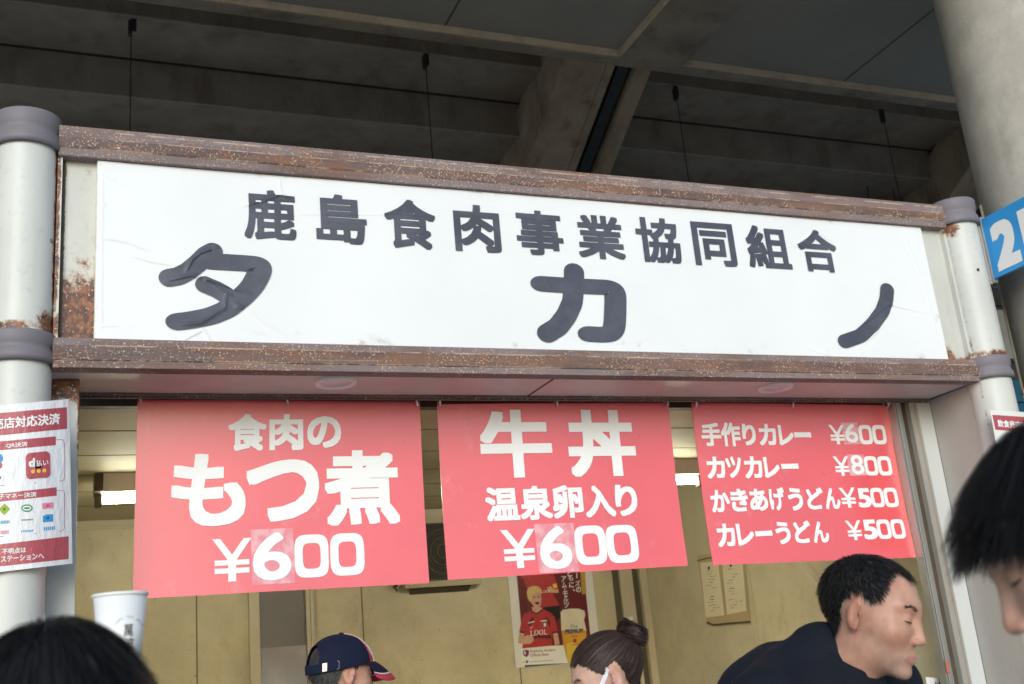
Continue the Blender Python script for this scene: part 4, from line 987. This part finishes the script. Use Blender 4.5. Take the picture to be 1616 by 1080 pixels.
# cord, tape, small paper by the track
cp = [(1255, 876, 1.55), (1272, 903, 1.42), (1293, 928, 1.3), (1316, 947, 1.18), (1360, 985, .98), (1400, 1008, .86), (1425, 1016, .78), (1450, 1019, .7), (1472, 1024, .62), (1485, 1030, .56)]
q = [atY(x, y, yy) for x, y, yy in cp]; o = MB().tube(q, .0042, 8).build('hanging_cord', 'cord_white'); tag(o, 'thin white cord hanging slack behind the man in the dark jacket', 'cord')
o = grid_quad([(0, 0), (1, 0), (1, 1), (0, 1)], 0, 1, 1, lambda u, v, l: atY(1491+5.5*u+3.5*v, 1042.5+20*v+u, .342)).build('tape_strip', 'tape_red'); tag(o, 'small faded red tape strip on the shutter track', 'tape')
t = thing('paper_slip', 'white paper slip with crimson writing at the foot of the shutter track', 'paper', tuple(atY(1480, 1080, .46)))
Sp = lambda x, y, l: atY(1440+x/13.467, 1000+y/13.467, .46-l)
grid_quad([(275, 925), (760, 970), (860, 1500), (360, 1450)], 0, 3, 3, Sp).build('sheet', 'poster_paper', t)
for pts in ([(470, 1085), (492, 1020), (508, 1030), (490, 1130)], [(480, 1068), (620, 1052), (622, 1070), (482, 1090)], [(560, 1045), (585, 1030), (640, 1140), (612, 1150)], [(500, 1110), (640, 1100), (640, 1116), (500, 1126)], [(725, 1060), (748, 1056), (780, 1180), (752, 1180)]):
    blob(pts, .001, Sp).build('mark', 'ink_crimson', t)
# ------------------------------------------------------------------ people
def fwdv(az): return np.array([sin(az), cos(az), 0.])
def leftv(az): return np.array([-cos(az), sin(az), 0.])
SHORT = [(0, .082), (.40, .096), (.7, .092), (.85, .072), (1.02, .040), (1.25, .020), (1.42, .040), (1.7, .040), (1.95, .0), (2.3, -.055), (3.15, -.075)]
MOP = [(0, .060), (.6, .055), (.95, .030), (1.2, -.02), (1.6, -.03), (2.0, -.055), (2.5, -.08), (3.15, -.09)]
TIED = [(0, .066), (.5, .064), (.8, .050), (1.05, .022), (1.25, .010), (1.42, .038), (1.7, .040), (1.9, -.01), (2.2, -.06), (3.15, -.09)]
_headcache = {}
def head_mesh(fem):
    if fem not in _headcache:
        fn = lambda p: head_sdf(p, fem)
        V, Fs = surfnet(fn, (-.135, -.105, -.19), (.13, .105, .13), .0038); N = grad(fn, V); _headcache[fem] = (V, Fs, N, fn)
    return _headcache[fem]
def hand_sdf(p, side, curl, grip=None):
    """local: wrist at 0, fingers +x, palm faces -z, thumb at +y*side"""
    q = p.copy(); q[:, 1] *= side
    d = ell(q, (.048, 0, 0), (.050, .041, .014)); d = smin(d, cap(q, (-.05, 0, 0), (.01, 0, 0), .026, .027), .02)
    for y, L_, r, a0 in ((.031, .070, .0085, .05), (.011, .078, .0088, 0), (-.010, .072, .0085, -.04), (-.030, .056, .0074, -.1)):
        b = np.array([.088-abs(y)*.25, y, 0]); ang = 0; P0 = b
        for k, fr in enumerate((.45, .32, .23)):
            ang += curl*(.55, .85, .6)[k]; P1 = P0+L_*fr*np.array([cos(ang)*cos(a0), cos(ang)*sin(a0)*1.0, -sin(ang)]); d = smin(d, cap(q, P0, P1, r*(1-.08*k), r*(.92-.08*k)), .006 if k == 0 else .002); P0 = P1
    t0, t1, t2, t3 = np.array([.018, .030, -.006]), np.array([.045, .055, -.016-.012*curl]), np.array([.070, .060-.01*curl, -.022-.03*curl]), np.array([.090, .056-.02*curl, -.026-.045*curl])
    d = smin(d, cap(q, t0, t1, .014, .0105), .012); d = smin(d, cap(q, t1, t2, .0105, .0095), .003); return smin(d, cap(q, t2, t3, .0095, .008), .003)
def frame(x, zhint):
    x = x/np.linalg.norm(x); y = np.cross(zhint, x); y /= np.linalg.norm(y); return np.stack([x, y, np.cross(x, y)], 1)

def person(label, H, az, pitch, roll=0., fem=0., body_az=None, lean=.06, skin='skin_tan', hair='hair_black', top='cloth_black', legs='cloth_denim', arms=None,
           collar=.03, hairstyle=None, beard=0., sway=0., build=1.0, group=None, neck=(-.040, 0, -.165), collar_z=-.150):
    H = np.array(H, float); R = rotm(az, pitch, roll); baz = az if body_az is None else body_az
    f, l = fwdv(baz), leftv(baz); up_ = np.array([0, 0, 1.])
    nb = H+R@np.array(neck); nb = nb+np.array([0, 0, -.02])
    ch = nb-f*(.02+lean*.35)-up_*.19; pv = nb-f*lean-up_*.55+l*sway
    pv[2] = max(pv[2], .86); root = np.array([pv[0], pv[1], 0.])
    t = thing('person', label, 'person', tuple(root), group)
    B = np.stack([f, l, up_], 1); s = build
    hipz = pv[2]-.04
    joints = {}
    for sd, nm in ((1, 'L'), (-1, 'R')):
        sh = nb+l*sd*.175*s-up_*.085-f*.015; hip = pv+l*sd*.092-up_*.05; kn = np.array([hip[0], hip[1], hip[2]*.53])+f*.03+l*sd*.012; an = np.array([hip[0], hip[1], .085])+l*sd*.02-f*.02
        el = sh+l*sd*.055-up_*.285-f*.03; wr = el+f*.09-up_*.235+l*sd*.01
        if arms and nm in arms: el, wr = np.array(arms[nm][0]), np.array(arms[nm][1])
        joints[nm] = (sh, el, wr, hip, kn, an)
    def body(p, g=0., parts='all'):
        d = np.full(len(p), 9.)
        if parts in ('all', 'top'):
            d = ell(p, ch, (.115*s+g, .165*s+g, .21+g), B); d = smin(d, ell(p, (ch+pv)/2-up_*.02, (.108*s+g, .148*s+g, .19+g), B), .05)
            d = smin(d, cap(p, joints['L'][0], joints['R'][0], .058+g), .06); d = smin(d, cap(p, nb-up_*.06, nb+up_*.0, .070*s+g, .052+g*.5), .05)
            d = smin(d, ell(p, nb-up_*.04-f*.045, (.05+g, .12*s+g, .06+g), B), .04)
            for nm in 'LR':
                sh, el, wr = joints[nm][:3]; d = smin(d, cap(p, sh, el, .053+g, .043+g), .035); d = smin(d, cap(p, el, wr, .042+g, .029+g), .015)
        if parts in ('all', 'top'): d = smin(d, ell(p, pv, (.112*s+g, .155*s+g, .13+g), B), .05)
        if parts in ('all', 'legs'):
            e = ell(p, pv-up_*.03, (.112*s+g, .158*s+g, .12+g), B)
            for nm in 'LR':
                hip, kn, an = joints[nm][3:]; e = smin(e, cap(p, hip, kn, .083+g, .054+g), .04); e = smin(e, cap(p, kn, an, .054+g, .038+g), .015)
            d = smin(d, e, .03) if parts == 'all' else e
        return d
    pts = np.array([nb]+[j for nm in 'LR' for j in joints[nm]]); lo, hi = pts.min(0)-.24, pts.max(0)+.16
    # body, one skin surface (head, neck, trunk, limbs, hands)
    hv, hf, hn, hfn = head_mesh(fem)
    b = MB(); b.add(hv@R.T+H, hf, True)
    V, Fs = surfnet(lambda p: body(p, -.004), (lo[0], lo[1], .03), (hi[0], hi[1], nb[2]+.02), .022); b.add(V, Fs, True)
    for sd, nm in ((1, 'L'), (-1, 'R')):
        sh, el, wr, hip, kn, an = joints[nm]
        if arms and nm in arms and len(arms[nm]) > 2: Rh, curl = arms[nm][2], arms[nm][3]
        else: dx = wr-el; Rh, curl = frame(dx, -l*sd*1.0 if False else l*sd), .45
        sg = 1 if not (arms and nm in arms and len(arms[nm]) > 4) else arms[nm][4]
        if not (arms and nm in arms and len(arms[nm]) > 4): sg = float(np.sign((Rh[:, 1]@f))) or 1.
        V, Fs = surfnet(lambda p: hand_sdf(p, sg, curl), (-.06, -.075, -.10), (.18, .085, .03), .0042); b.add(V@Rh.T+wr, Fs, True)
        V, Fs = surfnet(lambda p: smin(cap(p, an+f*.0-up_*.03, an+f*.17-up_*.055, .036, .026), cap(p, an-f*.05-up_*.05, an, .032, .036), .03), an-.26, an+.26, .016); b.add(V, Fs, True)
    o = b.build('body', skin, t)
    me = o.data; tone = np.zeros((len(me.vertices), 4)); tone[:, 3] = 1; n = len(hv)
    ax = np.abs(hv[:, 1]); g_ = lambda c, r: np.exp(-(np.linalg.norm((np.stack([hv[:, 0], ax, hv[:, 2]], 1)-np.array(c)), axis=1)/r)**2)
    tone[:n, 0] = np.clip(.9*np.exp(-((hv[:, 2]+.0675)/.010)**2)*(hv[:, 0] > .075)*(ax < .024)+.5*(ax > .077)+.35*g_((.108, 0, -.03), .018)+.25*g_((.07, .045, -.02), .025), 0, 1)
    tone[:n, 1] = beard*np.clip((hv[:, 0]-.02)/.03, 0, 1)*np.clip((-.045-hv[:, 2])/.02, 0, 1)
    if hairstyle in ('short', 'cap'): tone[:n, 1] = np.maximum(tone[:n, 1], .9*np.clip((hair_mask(hv, SHORT)+.012)/.014, 0, 1)*(ax < .077))
    at = me.color_attributes.new('tone', 'FLOAT_COLOR', 'POINT'); at.data.foreach_set('color', tone.ravel())
    # eyes
    e = MB()
    for sg in (1, -1):
        c = np.array([.0715, .0315*sg, .0075]); 
        for a in (0,): pass
        pts_ = [c+np.array([.0150*cos(x)*cos(.0)-.0015*abs(sin(x))*6*.3, .0155*sin(x), -.0015-.0035*cos(x*1.2)]) for x in np.linspace(-1.05, 1.05, 9)]
        pts_ = [np.array(p) for p in pts_]; gg = grad(hfn, np.array(pts_)); ff = hfn(np.array(pts_)); pts_ = [p-g2*(f2-.0006) for p, g2, f2 in zip(pts_, gg, ff)]
        e = MB(); e.tube([R@p+H for p in pts_], [.0006, .0012, .0016, .0018, .0019, .0018, .0016, .0012, .0006], 6); e.build('eyelash', 'eye_iris', t)
    for sg in (1, -1):
        br = MB()
        for k in range(60):
            u = rng.uniform(0, 1); p = np.array([[.086-.012*u*u, sg*(.013+.034*u), .0275+.006*sin(u*2.4)+rng.normal(0, .0017)]]); g0 = grad(hfn, p)[0]; p = p[0]-g0*(hfn(p)[0]-.0008)
            dd = np.array([-.25, sg*.9, .25-.5*u]); dd -= g0*(dd@g0); dd /= np.linalg.norm(dd); w_ = np.cross(dd, g0)*.0007; q = p+dd*.008+g0*.0012
            br.add([R@x+H for x in (p-w_, p+w_, q)], [(0, 1, 2)])
        br.build('eyebrow', hair, t)
    # clothes
    WA = 1.9 if top == 'cloth_navy' else 1.
    ph_ = np.random.default_rng(11).uniform(0, 6.3, (9, 1)); kd_ = np.random.default_rng(12).normal(0, 1, (9, 3)); kd_ = kd_/np.linalg.norm(kd_, axis=1)[:, None]*np.linspace(16, 62, 9)[:, None]
    def fold(p):
        q = p+.03*np.sin(p[:, [2, 0, 1]]*14+1.3); return sum((.0060/(1+.25*i))*(1-2*np.abs(np.sin(q@kd_[i]*.5+ph_[i]))**.6) for i in range(9))*.55
    wob = lambda p: WA*.5*fold(p)+.6*(.0035*np.sin(p[:, 0]*31+p[:, 2]*17)+.004*np.sin(p[:, 1]*27-p[:, 2]*23+1)+.0025*np.sin(p[:, 2]*55+p[:, 0]*20+p[:, 1]*13))
    def topf(p):
        d = body(p, .016, 'top')
        if collar:
            ax_ = R@np.array([-.1, 0, 1.]); ax_ /= np.linalg.norm(ax_); d = smin(d, cap(p, nb-up_*.01-f*.006, nb+ax_*collar-f*.008, .072, .066), .03)
        d = d+wob(p); return np.maximum(d, pv[2]-.14-p[:, 2])
    for nm in 'LR': pass
    V, Fs = surfnet(topf, (lo[0], lo[1], pv[2]-.20), (hi[0], hi[1], nb[2]+.13), .0125)
    wr = [joints[nm][2] for nm in 'LR']; b = MB(); b.add(V, Fs, True); b.build('jacket', top, t)
    cc_, ca = H+R@np.array([-.043, 0, collar_z]), R@np.array([.22, 0, 1.]); ca /= np.linalg.norm(ca); e1 = R@np.array([1., 0, -.22]); e1 /= np.linalg.norm(e1); e2 = np.cross(ca, e1); b = MB(); V = []
    nt_ = 44; th = np.linspace(.30, 2*pi-.30, nt_)
    for rr_, hh in ((.074, -.035), (.071, -.005), (.069, .022), (.0665, .0235), (.066, .0), (.068, -.035)):
        for t_ in th: V.append(cc_+ca*(hh+.006*cos(t_)*-1)+(e1*cos(t_)*.94+e2*sin(t_))*(rr_+.0015*sin(5*t_+hh*60)))
    b.add(V, [(r_*nt_+k, r_*nt_+k+1, (r_+1)*nt_+k+1, (r_+1)*nt_+k) for r_ in range(5) for k in range(nt_-1)], True); b.build('collar', top, t)
    V, Fs = surfnet(lambda p: np.maximum(body(p, .007, 'legs')+wob(p), p[:, 2]-(pv[2]-.02)), (lo[0], lo[1], .05), (hi[0], hi[1], pv[2]+.02), .018); b = MB(); b.add(V, Fs, True); b.build('trousers', legs, t)
    for nm in 'LR':
        an = joints[nm][5]
        V, Fs = surfnet(lambda p: np.maximum(smin(cap(p, an-up_*.03, an+f*.18-up_*.052, .048, .036), cap(p, an-f*.06-up_*.045, an+up_*.0, .042, .046), .03), .002-p[:, 2]), an-.28, an+.28, .014); b = MB(); b.add(V, Fs, True); b.build('shoe', 'shoe_dark', t)
    # hair
    noear = lambda v: (np.abs(v[:, 1]) < .079) & ~((np.abs(v[:, 1]) > .066) & (v[:, 2] < .036) & (v[:, 0] > -.045) & (v[:, 0] < .028))
    def hairobj(sets, name='hair', shell=None):
        b = MB()
        if shell: V, Fs = shell; b.add(V@R.T+H, Fs, True)
        cl = [np.full(b.n, .3)]
        for q_ in sets:
            V, Q = q_; b.add(V@R.T+H, Q, True); k = len(V)
            per = {len(Q): 1}; cl.append(np.repeat(rng.uniform(0, 1, len(V)//(2*SEG[id(V)])+1), 2*SEG[id(V)])[:k] if id(V) in SEG else np.full(k, .4))
        o = b.build(name, hair, t); c4 = np.ones((b.n, 4)); c4[:, :3] = np.concatenate(cl)[:, None]
        at = o.data.color_attributes.new('strand', 'FLOAT_COLOR', 'POINT'); at.data.foreach_set('color', c4.ravel()); return o
    crown = np.array([-.045, 0, .115])
    if hairstyle == 'short':
        def comb(p): d = p-np.array([-.05, .01, .10]); d[:, 2] *= .8; d[:, 0] += .25*np.abs(p[:, 0])*0+.02; return d/(np.linalg.norm(d, axis=1)[:, None]+1e-9)
        hairobj([grow(hfn, hv, hn, SHORT, 9000, 4, lambda p: np.where(p[:, 2] < .03, .007, .018), comb, .45, .0008, .008, .75, .2, .25, 3, noear)], shell=scalp(hv, hn, hf, SHORT, .003, .006))
    elif hairstyle == 'mop':
        def comb(p): d = p-crown; d[:, 2] = d[:, 2]*.6-.02; return d/(np.linalg.norm(d, axis=1)[:, None]+1e-9)
        S1 = grow(hfn, hv, hn, MOP, 16000, 9, lambda p: np.clip(.044+.25*(p[:, 2]-.02), .03, .066), comb, .35, .0008, .017, .72, .07, .10, 5, None)
        hairobj([S1], shell=scalp(hv, hn, hf, MOP, .012, .004))
    elif hairstyle == 'crop':
        def comb(p): d = p-np.array([-.03, .012, .118]); d[:, 2] -= .02; return d/(np.linalg.norm(d, axis=1)[:, None]+1e-9)
        hairobj([grow(hfn, hv, hn, MOP, 12000, 6, lambda p: np.where(p[:, 2] < .0, .025, .045), comb, .45, .0009, .011, .7, .16, .25, 5, noear)], shell=scalp(hv, hn, hf, MOP, .006, .004))
    elif hairstyle == 'bun':
        bc = np.array([-.104, 0, .070])
        def comb(p): d = bc-p; return d/(np.linalg.norm(d, axis=1)[:, None]+1e-9)
        S1 = grow(hfn, hv, hn, TIED, 9000, 9, lambda p: np.linalg.norm(p-bc, axis=1)*1.0, comb, .0, .0010, .007, .55, .10, .1, 6, noear)
        bf = lambda p: ell(p, bc+np.array([-.012, 0, .008]), (.023, .029, .026))+.003*np.sin(p[:, 1]*260+p[:, 0]*90)
        V, Fs = surfnet(bf, bc-.06, bc+.06, .0035); N = grad(bf, V)
        def swirl(p): d = np.cross(np.array([-.75, 0, .65]), p-bc); return d/(np.linalg.norm(d, axis=1)[:, None]+1e-9)
        S2 = grow(bf, V, N, [(0, -9), (3.2, -9)], 2600, 8, .055, swirl, 0, .0011, .005, .5, .2, .3, 8)
        hairobj([S1, S2, (V, Fs)], shell=scalp(hv, hn, hf, TIED, .004, .004))
    elif hairstyle == 'cap':
        CAPH = [(0, -9)]; low = lambda v: (v[:, 2] < .035) & (np.abs(v[:, 1]) < .079) & (v[:, 0] < .045)
        def comb(p): d = np.zeros_like(p); d[:, 2] = -1; d[:, 0] = -.35; return d/np.linalg.norm(d, axis=1)[:, None]
        hairobj([grow(hfn, hv, hn, SHORT, 5000, 4, lambda p: np.where(p[:, 0] > .01, .009, .02), comb, .3, .0008, .006, .6, .3, .3, 3, low)], shell=scalp(hv, hn, hf, SHORT, .002, .010))
    return t, H, R, nb, f, l

# man in the dark jacket
H = atD(1378, 972, 2.30)
az_m = radians(148)
person('man in a dark navy jacket with short black hair, head bowed before the four-line banner', H, az_m, .30, -.05, skin='skin_tan', hair='hair_salt', top='cloth_navy', body_az=radians(165), lean=.30, hairstyle='short', collar=.0, beard=.5, legs='cloth_black', build=1.12, neck=(-.092, .0, -.085), collar_z=-.118)

# man in the cap
H = atD(541, 1066, 3.62)
tc, Hc, Rc, nbc, fc, lc = person('man in a navy cap with red stripe and grey hair below it', H, radians(79), .10, 0., skin='skin_tan', hair='hair_grey', top='cloth_grey', hairstyle='cap', collar=.02, lean=.08)
CC_, CR = np.array([-.012, 0, .026]), np.array([.116, .094, .104])
zband = lambda a: .022+.024*np.cos(a)
def cap_pt(a, v, lift=0.):
    z0 = (zband(a)-CC_[2])/CR[2]; th = math.asin(z0)+v*(pi/2-math.asin(z0)); d = np.array([cos(th)*cos(a), cos(th)*sin(a), sin(th)])
    p = CC_+CR*d; n = d/CR; n /= np.linalg.norm(n); seam = .0012*max(0, 1-abs(((a+pi/6) % (pi/3))-pi/6)/.05)*(v < .97)
    return p+n*(lift-seam)
W = lambda p: Rc@np.asarray(p)+Hc
na, nv = 96, 20; b = MB(); V = [W(cap_pt(-pi+2*pi*i/na, j/nv)) for i in range(na) for j in range(nv+1)]; Fs = []
for i in range(na):
    a = abs(-pi+2*pi*(i+.5)/na); ga = (pi-a)/.62
    for j in range(nv):
        v = (j+.5)/nv
        if ga < 1 and .14 < v < .16+.36*math.sqrt(max(0, 1-ga*ga)): continue
        i2 = (i+1) % na; Fs.append((i*(nv+1)+j, i2*(nv+1)+j, i2*(nv+1)+j+1, i*(nv+1)+j+1))
b.add(V, Fs, True); cp_ = b.build('cap', 'cap_navy', tc)
b = MB()
for a in np.linspace(-pi, pi, 60): pass
b.tube([W(cap_pt(a, 0, .0005)) for a in np.linspace(-pi, pi, 80)], .0016, 6); b.build('cap_hem', 'cap_navy', cp_)
b = MB(); b.lathe([(0, .0), (.009, .0), (.008, .005), (.0, .007)], (0, 0, 0), 16); V = np.concatenate(b.v)+CC_+np.array([0, 0, CR[2]-.001]); b2 = MB(); b2.add([W(p) for p in V], b.f, True); b2.build('cap_button', 'cap_navy', cp_)
for sg in (1, -1):
    b = MB(); n = 24
    a0 = lambda v: sg*(.60-.10*v); a1 = lambda v: sg*(.88-.02*v)
    V = []
    for k in range(n+1):
        v = .97*k/n
        for m_ in range(5): V.append(W(cap_pt(a0(v)+(a1(v)-a0(v))*m_/4, v, .0016)))
    b.add(V, [(k*5+m_, k*5+m_+1, (k+1)*5+m_+1, (k+1)*5+m_) for k in range(n) for m_ in range(4)], True); b.build('cap_stripe', 'cap_red', cp_)
    b = MB(); b.tube([W(cap_pt(a0(v), v, .0022)) for v in np.linspace(0, .96, 24)], .0013, 6); b.build('cap_piping', 'cap_white', cp_)
    b = MB()
    put_glyph(b, 'FOOTBALL DREAM', .008, lambda u, v, d: W(cap_pt(a1(.16+.62*(1-u))+(a0(.16+.62*(1-u))-a1(.16+.62*(1-u)))*(.22+.5*(v if sg < 0 else 1-v)), .16+.62*(1-u), .0021+d)), .00003); b.build('cap_lettering', 'cap_white', cp_)
def brim(a, t, lift=0.):
    an = a*1.02; p = cap_pt(an, .015, .001); ext = .078*(1-.42*a*a)
    d = np.array([cos(an*.55), sin(an*.55), 0.]); return p+d*ext*t+np.array([0, 0, -.030*t-.022*t*t-.016*a*a*t+lift])
for nm, t0, t1, mt in (('cap_brim', 0, .70, 'cap_navy'), ('brim_piping', .70, .75, 'cap_white'), ('brim_edge', .75, 1.0, 'cap_red')):
    b = MB(); V = []; na_, nt_ = 30, 6
    for lay in (.0, -.003):
        for i in range(na_+1):
            for j in range(nt_+1):
                a = -1+2*i/na_; e = .30*abs(a)**6; V.append(W(brim(a, min(1., (t0+(t1-t0)*j/nt_)*(1-e) if t0 < .7 and t1 <= .7 else (t0+(t1-t0)*j/nt_)*(1-e)+0*e), lay)))
    m_ = (na_+1)*(nt_+1); I = lambda i, j, k=0: k*m_+i*(nt_+1)+j; Fs = [(I(i, j), I(i, j+1), I(i+1, j+1), I(i+1, j)) for i in range(na_) for j in range(nt_)]
    Fs += [tuple(q+m_ for q in f_[::-1]) for f_ in Fs]; Fs += [(I(i, nt_), I(i, nt_, 1), I(i+1, nt_, 1), I(i+1, nt_)) for i in range(na_)]
    b.add(V, Fs, True); b.build(nm, mt, cp_)
for sg in (-1,):
    b = MB(); P_ = [cap_pt(sg*a, v, .003) for a, v in ((2.42, .01), (2.28, .01), (2.28, .145), (2.42, .145))]; b.poly([W(p) for p in P_]); b.build('cap_buckle', 'buckle', cp_)
    b = MB(); b.tube([W(cap_pt(sg*a, v, .003)) for a, v in ((1.99, .005), (1.94, .02), (1.94, .13), (1.99, .15))], .0011, 6); b.build('strap_loop', 'buckle', cp_)
    for a, v in ((1.55, .55), (2.2, .55)): b = MB(); b.tube([W(cap_pt(sg*a+.02*cos(x), v+.025*sin(x), .0006)) for x in np.linspace(0, 6.3, 12)], .001, 5); b.build('cap_eyelet', 'cap_navy', cp_)

# woman with the bun and mask
H = atD(959, 1071, 3.05)
tw, Hw, Rw, nbw, fw_, lw = person('woman with dark hair in a bun wearing a white face mask', H, radians(-72), .34, -.03, fem=1., skin='skin_fair', hair='hair_brown', top='cloth_pale', hairstyle='bun', collar=.02, lean=.10, build=.92)
hv, hf, hn, hfn = head_mesh(1.)
ok = (hv[:, 0] > .045+1.2*np.maximum(0, np.abs(hv[:, 1])-.03)) & (hv[:, 2] < -.012-.10*np.abs(hv[:, 1])-.012) & (hv[:, 2] > -.112)
b = MB(); mk = hv+hn*.006; mk[:, 0] = np.where(np.abs(hv[:, 1]) < .03, np.maximum(mk[:, 0], .092), mk[:, 0]); b.add(mk@Rw.T+Hw, hf[ok[hf].all(1)], True); mko = b.build('face_mask', 'mask_white', tw)
for sg in (1, -1):
    for za, zb in ((-.030, .030), (-.085, -.022)):
        p0 = np.array([.062, sg*.055, za]); p1 = np.array([-.002, sg*.083, zb]); P_ = []
        for s_ in np.linspace(0, 1, 12):
            p = (p0*(1-s_)+p1*s_)[None]; g0 = grad(hfn, p); P_.append((p-g0*(hfn(p)[0]-.003))[0])
        b = MB(); V = []
        for k, p in enumerate(P_):
            g0 = grad(hfn, p[None])[0]; d = P_[min(k+1, 11)]-P_[max(k-1, 0)]; sd_ = np.cross(d, g0); sd_ /= np.linalg.norm(sd_); V += [Rw@(p-sd_*.006)+Hw, Rw@(p+sd_*.006)+Hw]
        b.add(V, [(2*k, 2*k+1, 2*k+3, 2*k+2) for k in range(11)], True); b.build('mask_strap', 'mask_white', mko)
b = MB(); b.tube([nbw+fw_*.062*cos(x)+lw*.068*sin(x)+np.array([0, 0, .035+.012*cos(x)*-1]) for x in np.linspace(0, 2*pi, 30)], .008, 8); b.build('neck_trim', 'cloth_maroon', tw)

# boy at the right edge
H = atD(1727, 864, 1.06)
person('boy with thick black fringe seen in profile, close up at the right edge', H, radians(-50), .36, .0, skin='skin_young', hair='hair_black', top='cloth_black', hairstyle='mop', collar=.03, lean=.05, build=.92)

# person with the tea cup, seen from behind
cc = atD(190, 937, 1.75); Hh = atD(82, 1190, 1.05)
cup_az = math.atan2(cc[0]-CAM[0], cc[1]-CAM[1])
hr = .0265; gz = cc[2]-.138
wrist = np.array([cc[0], cc[1], gz])-fwdv(radians(5))*.105+np.array([.012, 0, -.045])
elb = np.array([Hh[0]+.20, Hh[1]+.10, Hh[2]-.42])
xd = np.array([cc[0]+.030, cc[1]+.0, gz-.0])-wrist
Rh = frame(xd, np.array([1., -.2, .25]))
person('person with round black hair seen from behind, raising a paper cup', Hh, radians(2), -.05, .0, skin='skin_tan', hair='hair_black', top='cloth_black', hairstyle='crop', collar=.03, lean=.04,
       arms={'R': (elb, wrist, Rh, .95, 1.)})
cup = thing('paper_cup', 'tall white paper tea cup with black printed lettering, held up', 'cup', (cc[0], cc[1], cc[2]-.15))
rt, rb, hgt = .0405, .0262, .15
MB().lathe([(.0, -hgt+.004), (rb-.001, -hgt+.004), (rb, -hgt), (rt, -.004), (rt-.0015, -.004), (rb-.0015, -hgt+.006)], tuple(cc), 56, caps=False).build('cup_wall', 'cup_paper', cup)
MB().lathe([(rt-.001, -.006), (rt+.0022, -.005), (rt+.0028, -.0025), (rt+.0018, -.0002), (rt-.0005, -.0012)], tuple(cc), 56, caps=False).build('rim', 'cup_paper', cup)
tocam = np.array([CAM[0]-cc[0], CAM[1]-cc[1], 0]); tocam /= np.linalg.norm(tocam); rgt = np.array([-tocam[1], tocam[0], 0.])
def on_cup(px, py, lift=0.):
    z = 1.75*(937-py)/F/cos(.02); s_ = 1.75*(px-190-(py-937)*.02)/F; r = rt+(rb-rt)*(-z/hgt)+.0003+lift; ph = math.asin(max(-.98, min(.98, s_/r)))
    return cc+tocam*r*cos(ph)+rgt*r*sin(ph)+np.array([0, 0, z])
K = lambda x, y, lift: on_cup(140+x/8, 925+y/8, lift)
tq = lambda tx, q, bold: text_quad(tx, q, .0002, bold, K)
tq('萬', [(455, 495), (562, 490), (560, 640), (455, 645)], .004).build('lettering', 'ink_dark', cup); tq('波', [(468, 660), (575, 655), (575, 790), (468, 795)], .004).build('lettering', 'ink_dark', cup)
b = MB(); S_ = 'WANPO TEA SHOP'
for k, ch in enumerate(S_):
    if ch == ' ': continue
    a = radians(-66+132*k/(len(S_)-1)); c0 = np.array([505, 590]); up2 = np.array([sin(a), -cos(a)]); rt2 = np.array([cos(a), sin(a)]); o_ = c0+up2*165
    q = [o_-rt2*10+up2*30, o_+rt2*10+up2*30, o_+rt2*10, o_-rt2*10]; bb_ = tq(ch, q, .0); b.add(np.concatenate(bb_.v), bb_.f)
b.build('lettering', 'pencil', cup)
